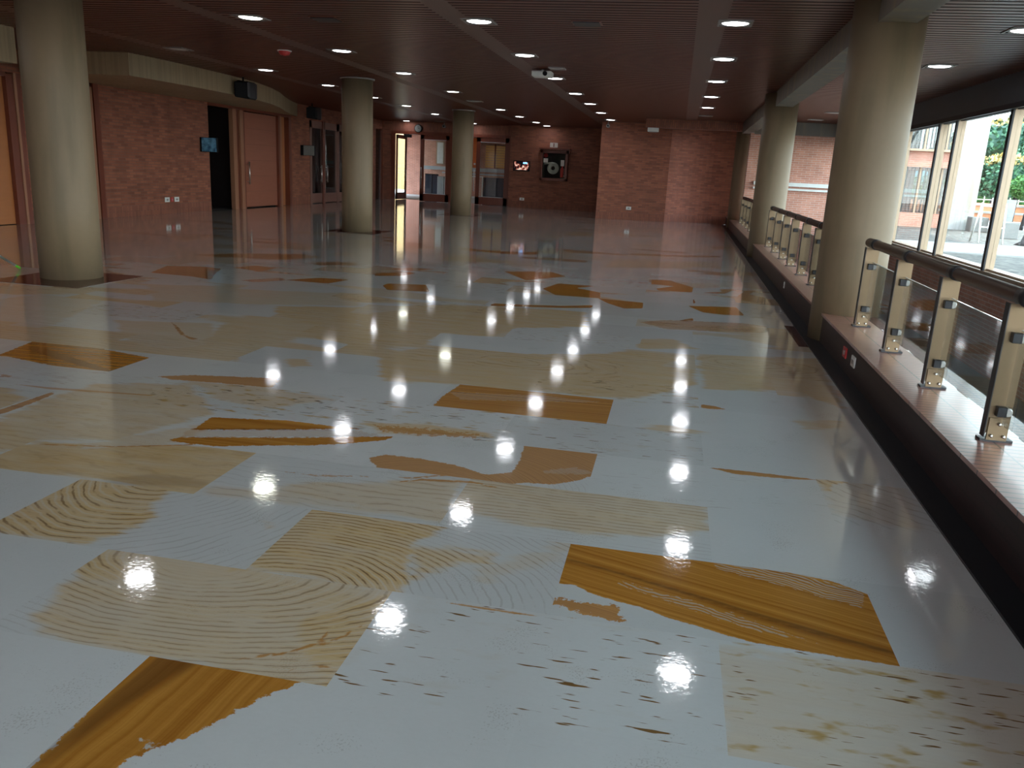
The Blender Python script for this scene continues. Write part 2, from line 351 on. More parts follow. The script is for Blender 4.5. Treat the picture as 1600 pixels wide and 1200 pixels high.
# ------------------------------------------------------------------ floor of 1.2 x 0.6 m stone slabs, each slab a patch of the one floor mesh
STAINS = [
 ('O',1.0,0.02,(-1.284,1.929),[(-1.527,2.107),(-0.997,2.108),(-1.004,2.041),(-1.069,1.962),(-1.176,1.755),(-1.259,1.659),(-1.341,1.507),(-1.534,1.435),(-1.498,1.536),(-1.522,1.963)]),
 ('K',0.7,0.01,(-1.284,1.929),[(-1.488,2.118),(-1.336,2.086),(-1.416,1.815),(-1.464,1.545),(-1.495,1.537)]),
 ('W',1,0.02,(-1.284,1.929),[(-1.313,1.708),(-1.303,1.716),(-1.243,1.695),(-1.242,1.664),(-1.265,1.668)]),
 ('O',1.0,0.006,(0.372,3.008),[(-0.346,3.288),(-0.078,3.286),(0.183,3.29),(0.35,3.279),(0.571,3.275),(0.768,3.242),(0.887,3.169),(1.054,3.207),(0.917,2.66),(0.878,2.664),(0.737,2.663),(0.459,2.674),(0.391,2.679),(0.197,2.737),(0.105,2.765),(0.01,2.812),(-0.058,2.822),(-0.188,2.864),(-0.243,2.91),(-0.343,2.896)]),
 ('O',0.9,0.03,(-0.225,2.759),[(-0.352,2.795),(-0.228,2.782),(-0.065,2.791),(-0.044,2.677),(-0.195,2.706),(-0.345,2.748)]),
 ('K',0.8,0.004,(0.372,3.008),[(-0.312,3.121),(-0.107,3.083),(0.151,3.0),(0.389,2.903),(0.675,2.82),(0.94,2.752),(0.932,2.718),(0.646,2.773),(0.386,2.859),(0.151,2.963),(-0.104,3.055),(-0.324,3.093)]),
 ('W',0.55,0.012,(0.372,3.008),[(-0.088,3.005),(0.151,2.933),(0.43,2.83),(0.659,2.722),(0.423,2.757),(0.151,2.863),(-0.097,2.964)]),
 ('W',0.35,0.05,(0.629,3.135),[(0.284,3.271),(0.599,3.295),(0.884,3.179),(0.85,3.037),(0.579,3.131),(0.307,3.207)]),
 ('B',0.95,0.05,(-1.547,2.352),[(-2.186,2.688),(-1.427,2.743),(-1.465,2.469),(-1.461,2.332),(-1.178,2.205),(-0.882,2.038),(-1.394,2.106),(-1.93,2.071)]),
 ('B',1.0,0.12,(-1.049,2.321),[(-1.461,2.332),(-1.286,2.675),(-0.854,2.698),(-0.87,2.009),(-1.133,2.036),(-1.375,2.15)]),
 ('B',0.75,0.12,(-1.9,2.492),[(-2.015,2.172),(-2.152,2.761),(-0.854,2.698),(-0.87,2.009),(-1.93,2.071)]),
 ('B',0.45,0.15,(0.524,2.355),[(0.26,2.589),(1.51,2.763),(1.181,1.999),(0.293,2.031)]),
 ('O',0.8,0.004,(-1.547,2.352),[(-1.268,2.083),(-1.193,2.148),(-1.105,2.195),(-1.047,2.265),(-1.027,2.349),(-1.017,2.343),(-1.033,2.254),(-1.094,2.183),(-1.186,2.135)]),
 ('O',0.8,0.004,(-1.547,2.352),[(-1.075,2.226),(-1.008,2.28),(-0.967,2.345),(-0.936,2.421),(-0.928,2.411),(-0.957,2.331),(-0.998,2.267)]),
 ('O',0.7,0.004,(-1.547,2.352),[(-1.074,2.087),(-1.012,2.139),(-0.915,2.166),(-0.915,2.156),(-1.002,2.128)]),
 ('O',0.8,0.004,None,[(-0.839,2.653),(-0.64,2.648),(-0.446,2.643),(-0.214,2.664),(-0.213,2.655),(-0.443,2.63),(-0.637,2.634)]),
 ('O',0.8,0.003,None,[(-1.374,3.759),(-1.213,3.794),(-1.038,3.901),(-1.03,3.884),(-1.208,3.777)]),
 ('O',0.7,0.003,None,[(-3.257,3.636),(-2.862,3.73),(-2.504,3.891),(-2.492,3.872),(-2.849,3.713),(-3.242,3.618)]),
 ('O',0.6,0.003,None,[(-4.36,4.588),(-3.995,4.592),(-3.269,4.673),(-3.251,4.647),(-3.962,4.553)]),
 ('O',0.8,0.004,None,[(-1.31,3.678),(-1.146,3.798),(-0.887,3.847),(-0.743,3.803),(-0.745,3.784),(-0.881,3.821),(-1.138,3.772)]),
 ('O',0.6,0.01,None,[(-1.896,3.669),(-1.656,3.683),(-1.34,3.761),(-1.645,3.659)]),
 ('B',1.0,0.03,(-1.562,3.01),[(-1.645,3.067),(-1.608,3.065),(-1.573,3.02),(-1.604,3.011)]),
 ('B',1.25,0.03,(-1.178,2.999),[(-1.551,3.304),(-0.885,3.35),(-0.83,3.281),(-0.902,3.203),(-0.95,3.121),(-0.937,2.95),(-0.877,2.632),(-1.519,2.659)]),
 ('B',0.9,0.06,(-0.685,3.026),[(-0.973,3.062),(-0.818,3.11),(-0.611,3.061),(-0.586,2.973),(-0.721,2.956),(-0.862,2.801)]),
 ('B',0.35,0.08,(-0.429,3.104),[(-0.658,2.918),(-0.341,3.257),(-0.288,3.273),(-0.325,3.136),(-0.591,2.855)]),
 ('B',1.15,0.07,(-2.391,2.959),[(-2.833,3.305),(-2.256,3.286),(-2.217,3.167),(-2.159,3.033),(-2.144,2.855),(-2.233,2.674),(-2.697,2.656)]),
 ('B',1.3,0.1,(-2.604,3.477),[(-3.309,3.651),(-2.086,3.97),(-2.027,3.229),(-2.598,3.276),(-3.342,3.226)]),
 ('B',1.1,0.1,(-3.152,3.338),[(-3.64,3.533),(-3.086,3.618),(-2.945,3.268),(-3.356,3.24)]),
 ('K',0.25,0.06,(-2.213,3.423),[(-2.62,3.304),(-2.434,3.44),(-2.117,3.436),(-2.102,3.354),(-2.512,3.253)]),
 ('B',0.6,0.15,(-1.24,3.485),[(-1.825,3.463),(-0.954,3.843),(-0.884,3.293),(-1.439,3.34)]),
 ('B',0.45,0.05,(-1.73,3.408),[(-2.102,3.354),(-1.24,3.485),(-1.189,3.343),(-2.075,3.254)]),
 ('B',0.7,0.03,(-0.339,3.695),[(-1.028,3.866),(0.307,3.945),(0.29,3.618),(-0.019,3.437),(-0.302,3.39),(-0.6,3.418),(-0.957,3.496)]),
 ('O',0.85,0.012,(-0.87,4.068),[(-1.515,3.993),(-1.455,4.079),(-1.234,4.08),(-1.035,4.043),(-0.845,3.956),(-0.723,4.037),(-0.717,4.225),(-0.741,4.515),(-0.272,4.537),(-0.275,4.168),(-0.378,4.017),(-0.5,3.929),(-0.631,3.913),(-0.839,3.789),(-1.355,3.804)]),
 ('W',0.6,0.03,(-0.391,4.129),[(-0.58,4.115),(-0.403,4.227),(-0.293,4.182),(-0.323,4.132),(-0.556,4.073)]),
 ('O',0.25,0.03,(-2.087,4.207),[(-2.672,4.096),(-1.744,4.433),(-1.56,4.372),(-2.619,3.979)]),
 ('O',1.1,0.01,(-2.209,4.29),[(-2.642,4.146),(-2.669,4.365),(-2.403,4.422),(-2.213,4.464),(-1.915,4.451),(-1.728,4.475),(-2.135,4.304),(-2.645,4.118)]),
 ('K',1.0,0.002,(-2.209,4.29),[(-2.655,4.134),(-2.14,4.315),(-1.729,4.479),(-2.132,4.299),(-2.645,4.118)]),
 ('O',1.05,0.012,(-2.037,4.103),[(-2.668,3.914),(-2.619,3.979),(-2.067,4.165),(-1.49,4.397),(-1.536,4.306),(-1.751,4.158),(-1.908,4.079),(-2.106,4.009),(-2.356,3.903),(-2.617,3.897)]),
 ('O',0.9,0.006,None,[(0.305,4.468),(0.378,4.472),(0.569,4.474),(0.808,4.472),(0.915,4.467),(0.769,4.429),(0.461,4.406)]),
 ('B',1.0,0.04,(1.047,4.319),[(0.876,4.474),(1.082,4.503),(0.936,4.237),(0.911,4.274)]),
 ('B',0.3,0.1,(1.047,4.319),[(0.908,4.465),(1.383,4.525),(1.284,3.9),(0.898,4.011)]),
 ('O',0.8,0.01,None,[(-3.891,4.047),(-3.892,4.224),(-3.894,4.511),(-3.849,4.479),(-3.823,4.25),(-3.816,3.964)]),
 ('O',0.95,0.012,(-0.788,5.253),[(-1.471,5.057),(-1.48,5.322),(-1.444,5.71),(-0.262,5.744),(-0.274,5.024),(-1.355,5.038)]),
 ('W',0.45,0.06,(-0.788,5.253),[(-1.475,5.468),(-0.804,5.623),(-0.297,5.607),(-0.734,5.473),(-1.334,5.292)]),
 ('O',0.85,0.015,None,[(-3.531,5.098),(-3.331,5.221),(-2.75,5.359),(-2.692,5.303),(-2.649,5.112),(-3.007,5.098),(-3.381,5.061)]),
 ('O',1.0,0.012,(-4.373,5.344),[(-4.936,5.192),(-5.075,5.743),(-4.847,5.793),(-3.804,5.544),(-3.742,4.972),(-4.268,5.078),(-4.419,5.1),(-4.853,5.205)]),
 ('K',0.6,0.01,(-4.373,5.344),[(-4.965,5.499),(-4.784,5.503),(-4.265,5.276),(-3.824,5.077),(-3.883,5.053),(-4.332,5.225)]),
 ('O',0.6,0.02,None,[(-4.51,4.753),(-4.417,4.752),(-4.392,4.724),(-4.459,4.697)]),
 ('B',0.7,0.12,None,[(-3.772,4.771),(-3.196,5.003),(-2.754,4.507),(-2.718,4.375),(-2.939,3.782),(-3.46,3.597),(-3.753,3.92),(-3.819,4.409)]),
 ('B',0.6,0.15,None,[(-3.385,3.513),(-3.206,3.576),(-3.002,3.76),(-2.615,4.274),(-2.527,3.929),(-3.07,3.416)]),
 ('B',0.6,0.1,None,[(-3.243,5.079),(-2.677,5.119),(-2.141,4.98),(-2.5,4.604),(-2.907,4.765)]),
 ('B',0.9,0.06,None,[(-1.763,4.589),(-1.505,4.684),(-1.004,4.649),(-0.946,4.567),(-1.584,4.439)]),
 ('O',0.7,0.07,None,[(-1.672,4.567),(-1.473,4.586),(-1.054,4.605),(-1.04,4.533),(-1.355,4.471),(-1.593,4.462)]),
 ('O',0.9,0.01,None,[(0.305,5.804),(0.395,5.803),(0.484,5.736),(0.369,5.708),(0.303,5.717)]),
 ('B',0.6,0.06,None,[(0.923,5.642),(1.235,5.758),(1.244,5.578),(0.98,5.453)]),
 ('B',0.7,0.05,None,[(-0.094,5.089),(0.107,5.22),(0.349,5.139),(0.148,5.066),(-0.052,5.048)]),
 ('B',0.9,0.1,None,[(-2.358,6.426),(-2.079,6.798),(-1.524,6.905),(-0.746,7.054),(-0.204,7.492),(0.261,7.553),(0.295,6.412),(-0.128,5.814),(-0.583,5.709),(-1.444,5.71),(-1.998,5.586)]),
 ('B',0.8,0.08,None,[(0.307,7.573),(1.193,7.761),(1.435,7.867),(1.332,6.057),(1.027,6.458),(0.34,6.265)]),
 ('B',0.8,0.1,None,[(-0.325,8.071),(0.081,8.192),(0.324,7.818),(-0.208,7.58)]),
 ('O',0.55,0.03,None,[(-0.289,9.038),(-0.0,9.311),(0.857,9.521),(1.116,9.437),(1.062,9.013),(0.545,8.843),(0.009,8.739)]),
 ('B',0.9,0.08,None,[(-3.343,8.492),(-2.498,9.14),(-1.775,9.327),(-0.922,9.435),(-0.821,8.453),(-1.483,8.093),(-1.487,7.563),(-2.098,7.476),(-2.878,7.31)]),
 ('B',0.9,0.08,None,[(-4.161,8.148),(-3.343,8.492),(-2.878,7.31),(-2.128,7.361),(-2.051,6.898),(-2.614,6.642),(-3.45,6.868)]),
 ('B',0.6,0.1,None,[(-5.084,6.761),(-4.237,7.001),(-3.678,6.16),(-3.748,5.712),(-4.242,5.771)]),
 ('O',0.75,0.01,None,[(-4.663,6.973),(-4.374,6.69),(-4.136,6.416),(-3.953,6.32),(-3.987,6.275),(-4.19,6.422),(-4.447,6.723)]),
 ('B',0.9,0.03,None,[(-3.72,6.141),(-3.606,6.138),(-3.361,5.907),(-3.271,5.727),(-3.438,5.798),(-3.586,5.934)]),
 ('B',0.8,0.06,None,[(-2.971,5.904),(-2.808,6.024),(-2.676,5.796),(-2.8,5.721)]),
 ('B',0.8,0.08,None,[(-4.134,7.052),(-3.692,7.091),(-3.52,6.521),(-3.929,6.483)]),
 ('B',0.5,0.1,None,[(-6.142,8.791),(-3.68,9.345),(-3.374,8.57),(-4.198,8.222),(-5.416,7.845)]),
 ('B',0.4,0.1,None,[(-6.783,7.092),(-6.658,7.644),(-5.853,7.604),(-5.266,6.004),(-6.034,6.285)]),
 ('W',1,0.005,None,[(-1.488,8.053),(-0.809,8.232),(-0.179,8.35),(-0.295,7.541),(-1.075,6.964),(-1.878,6.917),(-1.984,7.298),(-1.487,7.563)]),
 ('O',1,0.004,None,[(-2.57,12.655),(-1.862,13.032),(-1.576,12.589),(-1.907,12.045),(-2.055,11.793)]),
 ('O',1,0.004,None,[(-1.57,11.708),(-1.036,11.735),(-1.27,11.381),(-0.906,11.121),(-0.857,10.589),(-1.44,10.562),(-1.69,11.063)]),
 ('O',1,0.004,None,[(-0.888,10.572),(-0.301,10.492),(-0.289,10.015),(-0.506,9.9),(-0.725,10.206)]),
 ('K',0.8,0.001,None,[(-0.618,10.489),(-0.499,9.904),(-0.55,9.98)]),
 ('O',1,0.004,None,[(-2.038,9.337),(-2.041,9.49),(-1.705,9.568),(-1.224,9.723),(-0.885,9.958),(-0.887,9.749),(-1.205,9.58),(-2.014,9.3)]),
 ('O',1,0.004,None,[(-0.277,12.986),(-0.011,13.067),(0.353,12.418),(0.326,11.833),(-0.13,11.774),(-0.18,11.956),(0.091,12.412),(-0.259,12.43)]),
 ('O',0.8,0.004,None,[(0.451,11.871),(0.757,12.151),(0.742,12.427),(0.971,12.562),(0.783,11.96)]),
 ('O',0.8,0.004,None,[(0.949,11.79),(1.114,12.501),(1.278,12.596),(1.128,12.09),(1.338,11.879),(1.247,11.277),(0.989,11.374)]),
 ('O',1,0.004,None,[(0.26,10.519),(0.864,10.733),(0.921,10.099),(0.669,10.018),(0.431,10.09)]),
 ('O',1,0.002,None,[(0.334,11.193),(0.371,10.916),(0.327,10.721)]),
 ('O',1,0.002,None,[(0.156,9.367),(0.309,9.601),(0.307,9.421)]),
 ('O',0.7,0.004,None,[(0.371,14.312),(0.909,14.868),(1.499,15.155),(1.454,14.627),(0.878,14.256)]),
 ('O',0.9,0.004,None,[(-0.845,17.207),(-0.001,17.487),(0.998,18.027),(0.984,17.723),(0.002,17.127),(-0.829,16.924)]),
 ('O',1,0.004,None,[(-3.684,10.211),(-3.686,10.416),(-3.207,10.568),(-2.971,9.99),(-3.499,9.868)]),
 ('O',1,0.004,None,[(-4.2,11.313),(-3.815,11.738),(-3.687,11.649),(-3.758,11.271),(-4.102,11.049)]),
 ('O',0.9,0.004,None,[(-4.34,11.742),(-3.987,12.262),(-3.555,12.272),(-3.863,11.883)]),
 ('O',1,0.004,None,[(-4.96,10.015),(-4.67,10.454),(-4.26,10.49),(-4.362,10.003)]),
 ('O',0.9,0.01,None,[(-6.736,9.725),(-6.974,10.472),(-6.479,10.638),(-6.208,10.564),(-5.946,9.937),(-5.755,9.553),(-6.107,9.685)]),
 ('O',0.9,0.004,None,[(-6.151,10.776),(-5.988,11.159),(-5.612,11.057),(-5.646,10.606)]),
 ('O',0.8,0.004,None,[(-7.442,11.833),(-6.916,12.474),(-6.131,12.963),(-5.61,12.77),(-6.015,12.029),(-6.957,11.759)]),
 ('O',0.8,0.004,None,[(-5.53,11.866),(-5.259,12.264),(-4.861,12.343),(-4.81,12.078),(-5.238,11.73)]),
 ('O',0.9,0.004,None,[(-4.416,16.029),(-3.435,15.757),(-2.586,16.138),(-2.502,15.636),(-3.089,15.32),(-3.757,15.498)]),
 ('O',0.8,0.004,None,[(-2.769,17.078),(-2.041,17.188),(-2.012,16.743),(-2.323,16.801)]),
 ('O',0.8,0.004,None,[(-5.964,16.584),(-5.097,16.279),(-4.977,16.559),(-4.984,15.711),(-5.815,16.17)]),
 ('O',0.8,0.004,None,[(-7.776,8.35),(-7.795,8.469),(-7.851,8.433)]),
 ('B',0.7,0.1,None,[(-1.068,15.786),(0.374,16.199),(0.359,15.026),(-1.167,14.197)]),
 ('O',0.6,0.02,None,[(-5.428,9.688),(-5.097,10.182),(-4.947,9.988),(-5.178,9.637)]),
]

# (row, column): phase centre x, y, scale x, scale y, lines per m, line strength, dash, halo
SLAB = {
 (0, -2): (-1.70, 2.66, .50, 1.0, 34, .75, 0, 0), (1, -1): (-1.30, 2.56, .72, 1.0, 34, .95, 0, 0),
 (1, -2): (-2.35, 3.5, 1.0, .8, 24, .85, 0, 0), (3, -1): (-1.1, 3.7, .9, 1.1, 38, .55, 0, 0),
 (2, -1): (-.4, -3.0, .02, 1.0, 28, .75, .1, 0), (2, -2): (-1.9, 9.0, .05, 1.0, 16, .55, .1, .2),
 (0, -1): (0, 0, .2, 1, 5, 0, 1, .1), (0, 0): (0, 0, .2, 1, 5, 0, 1, 1), (1, 0): (.6, -8.0, .33, 1.0, 14, .0, 0, 0),
 (3, 1): (3.0, 6.5, 1.0, 1.0, 14, .8, 0, .2), (4, -1): (0, 0, .2, 1, 5, 0, .9, .2), (4, -2): (0, 0, .2, 1, 5, 0, 1, .8),
 (4, -3): (0, 0, .2, 1, 5, 0, 1, 1), (3, 0): (0, 0, .2, 1, 5, 0, .25, 0), (2, -3): (-2.5, 12., .1, 1, 6, .15, .2, 1),
 (3, -3): (0, 20., .1, 1, 6, .15, .3, 1), (4, -4): (0, 20., .1, 1, 8, .2, .4, .6), (-1, -1): (0, 0, 1, .12, 9, 0, 0, 0),
 (-1, 0): (0, 0, .2, 1, 5, 0, .05, 0), (3, -2): (0, 12, .02, 1, 5, 0, .2, 0), (0, 1): (0, 0, .2, 1, 5, 0, .8, .8),
 (-1, 1): (0, 0, .2, 1, 5, 0, .7, .8),
}
WHITE_SLABS = {(0, -3), (1, 1), (2, 0), (2, 1), (3, 0), (4, 0), (4, 1), (5, -2), (5, 0), (5, 1), (6, 1), (-1, -2), (-1, 0), (0, -4), (1, -3), (5, -1), (5, -4), (5, -5), (3, -2), (12, 0), (12, -1), (13, -1), (13, 0), (14, 0), (15, -1), (10, -1), (9, 0)}
def sdf(poly, X, Y):
    P = np.array(poly); n = len(P)
    d = np.full(X.shape, 1e9); ins = np.zeros(X.shape, bool)
    for i in range(n):
        a, b = P[i], P[(i + 1) % n]; e = b - a; L2 = e @ e + 1e-12
        t = np.clip(((X - a[0]) * e[0] + (Y - a[1]) * e[1]) / L2, 0, 1)
        d = np.minimum(d, np.hypot(X - a[0] - t * e[0], Y - a[1] - t * e[1]))
        c = ((a[1] > Y) != (b[1] > Y)) & (X < (b[0] - a[0]) * (Y - a[1]) / (b[1] - a[1] + 1e-12) + a[0])
        ins ^= c
    return np.where(ins, d, -d)
def slab_of(x, y):
    k = math.floor((y - 2.055) / .607); off = .29 if k % 2 == 0 else -.31
    return k, math.floor((x - off) / 1.2)
XMIN, XMAX, YMIN, YMAX = -12.86, 1.72, -6.0, 36.5
def make_floor():
    names = ['ochre', 'ochres', 'rag', 'beige', 'beiges', 'dark', 'darks', 'white', 'whites', 'phase', 'lines', 'dash', 'halo', 'tone']
    ST = []
    for kind, s, rag, clip, poly in STAINS:
        xs = [p[0] for p in poly]; ys = [p[1] for p in poly]
        ST.append((kind, s, rag, slab_of(*clip) if clip else None, poly, (min(xs) - .3, max(xs) + .3, min(ys) - .3, max(ys) + .3)))
    V, F, AT = [], [], {n: [] for n in names}; base = 0
    rnd = random.Random(21)
    k0 = math.floor((YMIN - 2.055) / .607); k1 = math.floor((YMAX - 2.055) / .607)
    for k in range(k0, k1 + 1):
        ya, yb = max(YMIN, 2.055 + .607 * k), min(YMAX, 2.055 + .607 * (k + 1)); off = .29 if k % 2 == 0 else -.31
        for n in range(-12, 3):
            xa, xb = max(XMIN, off + 1.2 * n), min(XMAX, off + 1.2 * (n + 1))
            if xb <= xa: continue
            near = 1.2 < yb < 7.5 and xa > -6
            if near: nx, ny = 50, 26
            elif 7 < yb < 16: nx, ny = 24, 12
            elif yb > 0: nx, ny = 14, 7
            else: nx, ny = 1, 1
            gx, gy = np.meshgrid(np.linspace(xa, xb, nx + 1), np.linspace(ya, yb, ny + 1))
            X, Y = gx.ravel(), gy.ravel(); z = {q: np.full(X.shape, -.5) for q in names}
            for q in ('rag', 'phase', 'lines', 'dash', 'halo', 'ochres', 'beiges', 'darks', 'whites'): z[q][:] = 0
            z['tone'][:] = 1 + rnd.uniform(-.05, .05); z['phase'][:] = Y * 11 + X * rnd.uniform(-1.5, 1.5)
            r = rnd.random(); r2 = rnd.random(); cx, cy, fr = rnd.uniform(xa, xb), rnd.uniform(ya - .3, yb + .3), rnd.uniform(10, 18)
            if (k, n) in SLAB:
                px, py, sx_, sy_, fq, ls, ds, hl = SLAB[(k, n)]
                z['phase'][:] = np.hypot((X - px) * sx_, (Y - py) * sy_) * fq; z['lines'][:] = ls * np.clip((np.hypot((X - px) * sx_, (Y - py) * sy_) - .08) / .08, 0, 1); z['dash'][:] = ds; z['halo'][:] = hl
            elif (k, n) not in WHITE_SLABS:
                if r < .42:
                    z['beige'][:] = .16 * np.sin(X * rnd.uniform(1, 3) + rnd.uniform(0, 6)) + .12 * np.sin(Y * rnd.uniform(4, 9) + rnd.uniform(0, 6)) + (.06 if 5.5 < ya < 12 else 0)
                    z['beiges'][:] = rnd.uniform(.45, .95)
                    z['phase'][:] = np.hypot((X - cx) * .3, (Y - cy + 1.5)) * fr; z['lines'][:] = rnd.uniform(0, .35)
                elif r < .62: z['dash'][:] = rnd.uniform(.3, .8); z['halo'][:] = rnd.uniform(0, 1)
                elif r < .70: z['phase'][:] = np.hypot((X - cx) * .5, Y - cy) * fr; z['lines'][:] = .4
                elif r < .84 and ya > 14: z['ochre'][:] = .06 * np.sin(X * 2 + 6 * r2) - .02 + (Y - ya - .3) * .3 * (1 if r2 < .5 else -1); z['ochres'][:] = .75
            if (k, n) == (1, 0): z['phase'][:] = (Y - (2.7 + (X + .31) * -.02) + .30 * (X + .31)) * 12
            if (k, n) == (-1, -1): z['phase'][:] = (X + (2.05 - Y) * .1) * 5
            for kind, s, rag, cl, poly, bb in ST:
                if cl is not None and cl != (k, n): continue
                if xb < bb[0] or xa > bb[1] or yb < bb[2] or ya > bb[3]: continue
                d = np.clip(sdf(poly, X, Y), -.5, .5)
                if kind == 'O':
                    up = d > z['ochre']; z['ochre'] = np.maximum(z['ochre'], d); z['ochres'] = np.where(up, s, z['ochres']); z['rag'] = np.where(up, rag * 4.5, z['rag'])
                elif kind == 'B':
                    z['beiges'] = np.where(d > z['beige'], s, np.maximum(z['beiges'], s * .5)) if z['beiges'].max() > 0 else np.full(X.shape, s)
                    z['beige'] = np.maximum(z['beige'], d)
                elif kind == 'K': z['dark'] = np.maximum(z['dark'], d); z['darks'][:] = np.maximum(z['darks'], s)
                elif kind == 'W':
                    if cl is None: z['beiges'] *= (d < 0); z['beige'] = np.where(d > 0, -.5, z['beige']); z['ochre'] = np.where(d > 0, -.5, z['ochre'])
                    else: z['white'] = np.maximum(z['white'], d); z['whites'][:] = np.maximum(z['whites'], s)
            V.append(np.stack([X, Y, np.zeros_like(X)], 1))
            i = np.arange(nx); j = np.arange(ny); I, J = np.meshgrid(i, j); a = (J * (nx + 1) + I).ravel() + base
            F.append(np.stack([a, a + 1, a + nx + 2, a + nx + 1], 1)); base += len(X)
            for q in names: AT[q].append(z[q])
    V = np.concatenate(V); F = np.concatenate(F)
    me = bpy.data.meshes.new('floor'); me.vertices.add(len(V)); me.vertices.foreach_set('co', V.astype(np.float32).ravel())
    me.loops.add(F.size); me.loops.foreach_set('vertex_index', F.ravel().astype(np.int32))
    me.polygons.add(len(F)); me.polygons.foreach_set('loop_start', np.arange(0, F.size, 4, dtype=np.int32)); me.polygons.foreach_set('loop_total', np.full(len(F), 4, np.int32))
    me.update(calc_edges=True)
    for q in names:
        a = me.attributes.new(q, 'FLOAT', 'POINT'); a.data.foreach_set('value', np.concatenate(AT[q]).astype(np.float32))
    me.materials.append(M['floor'])
    o = bpy.data.objects.new('floor', me); COL.objects.link(o); return struct(o)
floor = make_floor()
box('subfloor', -16.6, XMAX, YMIN, YMAX, -.3, -.012, 'dark', floor)

# ------------------------------------------------------------------ shell
ZC = 3.33
def DX(y): return .0095 * (y - 9)                 # the balustrade line runs slightly askew to the slabs
def skew(mb, xa, xb, y0, y1, z0, z1, m):
    return mb.hexa([(xa + DX(y0), y0, z0), (xb + DX(y0), y0, z0), (xa + DX(y1), y1, z0), (xb + DX(y1), y1, z0),
                    (xa + DX(y0), y0, z1), (xb + DX(y0), y0, z1), (xa + DX(y1), y1, z1), (xb + DX(y1), y1, z1)], m)
# ceiling of red slats with flush plain bands
cb = MB()
bands = [(0.02, .36), (-3.06, -2.74), (-6.42, -6.12), (-9.35, -9.05)]
for xa, xb in bands: cb.box(xa, xb, -6, 36.4, ZC - .001, ZC + .01, 'band')
xs = [-13.1] + [v for bnd in sorted(bands) for v in bnd] + [1.78]
segs = [(xs[i], xs[i + 1]) for i in range(0, len(xs), 2)]
y = -6.0
while y < 36.3:
    for xa, xb in segs: cb.box(xa, xb, y, y + .098, ZC, ZC + .0025, 'slat')
    if y < 27.0: cb.box(2.0, 4.78, y, y + .098, ZC, ZC + .0025, 'slat')
    y += .152
cb.box(-13.1, 1.70, -6, 36.4, ZC + .0027, ZC + .03, 'void').box(1.98, 4.80, -6, 27, ZC + .0027, ZC + .03, 'void')
ceiling = struct(cb.build('ceiling'))
box('roof_slab', -16.4, 5.6, -6.2, 36.6, ZC + .16, ZC + .6, 'void', ceiling)

# beams, fascias (fixed trim of the building)
t1 = struct(skew(MB(), 1.66, 2.00, -6, 30.5, 3.04, ZC + .16, 'conc_g').build('trim_1'))
t2 = struct(MB().box(4.78, 5.15, -6, 27.3, 2.85, ZC + .16, 'wbeam').build('trim_2'))
box('head_channel', 4.74, 4.80, -6, 27.3, 2.80, 2.88, 'gasket', t2)
fp = [(-13.1, 14.82), (-10.45, 14.82), (-10.37, 15.9), (-10.36, 17.0), (-10.40, 18.4), (-10.55, 19.9), (-10.86, 21.3), (-11.3, 22.7), (-11.85, 24.1), (-12.4, 25.6), (-12.86, 27.1), (-13.1, 27.3)]
t3 = struct(MB().prism(fp, 2.92, ZC + .16, 'conc_b').build('trim_3'))
t4 = struct(MB().prism([(-13.1, 12.12), (-10.53, 12.12), (-10.5, 9), (-10.6, 6), (-13.1, 6)], 2.79, ZC + .16, 'conc_b').build('trim_4'))
t5 = struct(MB().box(-1.22, 1.78, 27.6, 27.9, 3.06, ZC, 'soldier').build('trim_5'))
t6 = struct(MB().box(2.1, 4.85, 26.75, 27.0, 2.96, ZC + .16, 'conc_g').build('trim_6'))

def wall_y(name, x0, x1, y, h, openings=(), z0=0.0, top=ZC, side=0, sold=True, mat='brick'):
    """brick wall in the x direction, face towards -y; openings (xa, xb, height)"""
    mb = MB(); cuts = sorted(openings); x = x0
    for xa, xb, oh in cuts + [(x1, x1, 0)]:
        if xa > x:
            if sold: mb.box(x, xa, y, y + h, z0, z0 + .25, 'soldier'); mb.box(x, xa, y, y + h, z0 + .25, top, mat)
            else: mb.box(x, xa, y, y + h, z0, top, mat)
        if xb > xa: mb.box(xa, xb, y, y + h, oh, top, 'soldier' if sold else mat)
        x = xb
    return struct(mb.build(name))
def wall_x(name, y0, y1, x, h, openings=(), z0=0.0, top=ZC, sold=True, mat='brick'):
    mb = MB(); cuts = sorted(openings); y = y0
    for ya, yb, oh in cuts + [(y1, y1, 0)]:
        if ya > y:
            if sold: mb.box(x, x + h, y, ya, z0, z0 + .25, 'soldier'); mb.box(x, x + h, y, ya, z0 + .25, top, mat)
            else: mb.box(x, x + h, y, ya, z0, top, mat)
        if yb > ya: mb.box(x, x + h, ya, yb, oh, top, mat)
        y = yb
    return struct(mb.build(name))
XL = -12.85
wl = wall_x('wall_left', -6, 36.6, XL - .3, .3, [(11.4, 14.78, 2.88), (14.95, 17.02, 2.92), (21.52, 26.55, 2.91), (28.0, 32.6, 2.86), (34.6, 35.4, 2.95)], top=ZC + .16)
wb = wall_y('wall_back', XL - .3, -7.05, 35.4, .3, [(-12.43, -9.72, 2.88), (-9.62, -7.12, 2.88)], top=ZC + .16)
wbr = wall_y('wall_back_right', -7.05, -2.5, 34.9, .5, top=ZC + .16)
wp = struct(MB().prism([(-2.82, 29.9), (-.40, 30.35), (-.40, 35.4), (-2.82, 35.4)], .25, ZC + .16, 'brick').prism([(-2.82, 29.9), (-.40, 30.35), (-.40, 35.4), (-2.82, 35.4)], 0, .25, 'soldier').build('wall_pier'))
rec = []
for i in range(17):
    a = i / 16; x = -.40 + 2.7 * a; yy = 30.55 + .62 * math.sin(math.pi * a) + .25 * a
    rec.append((x, yy))
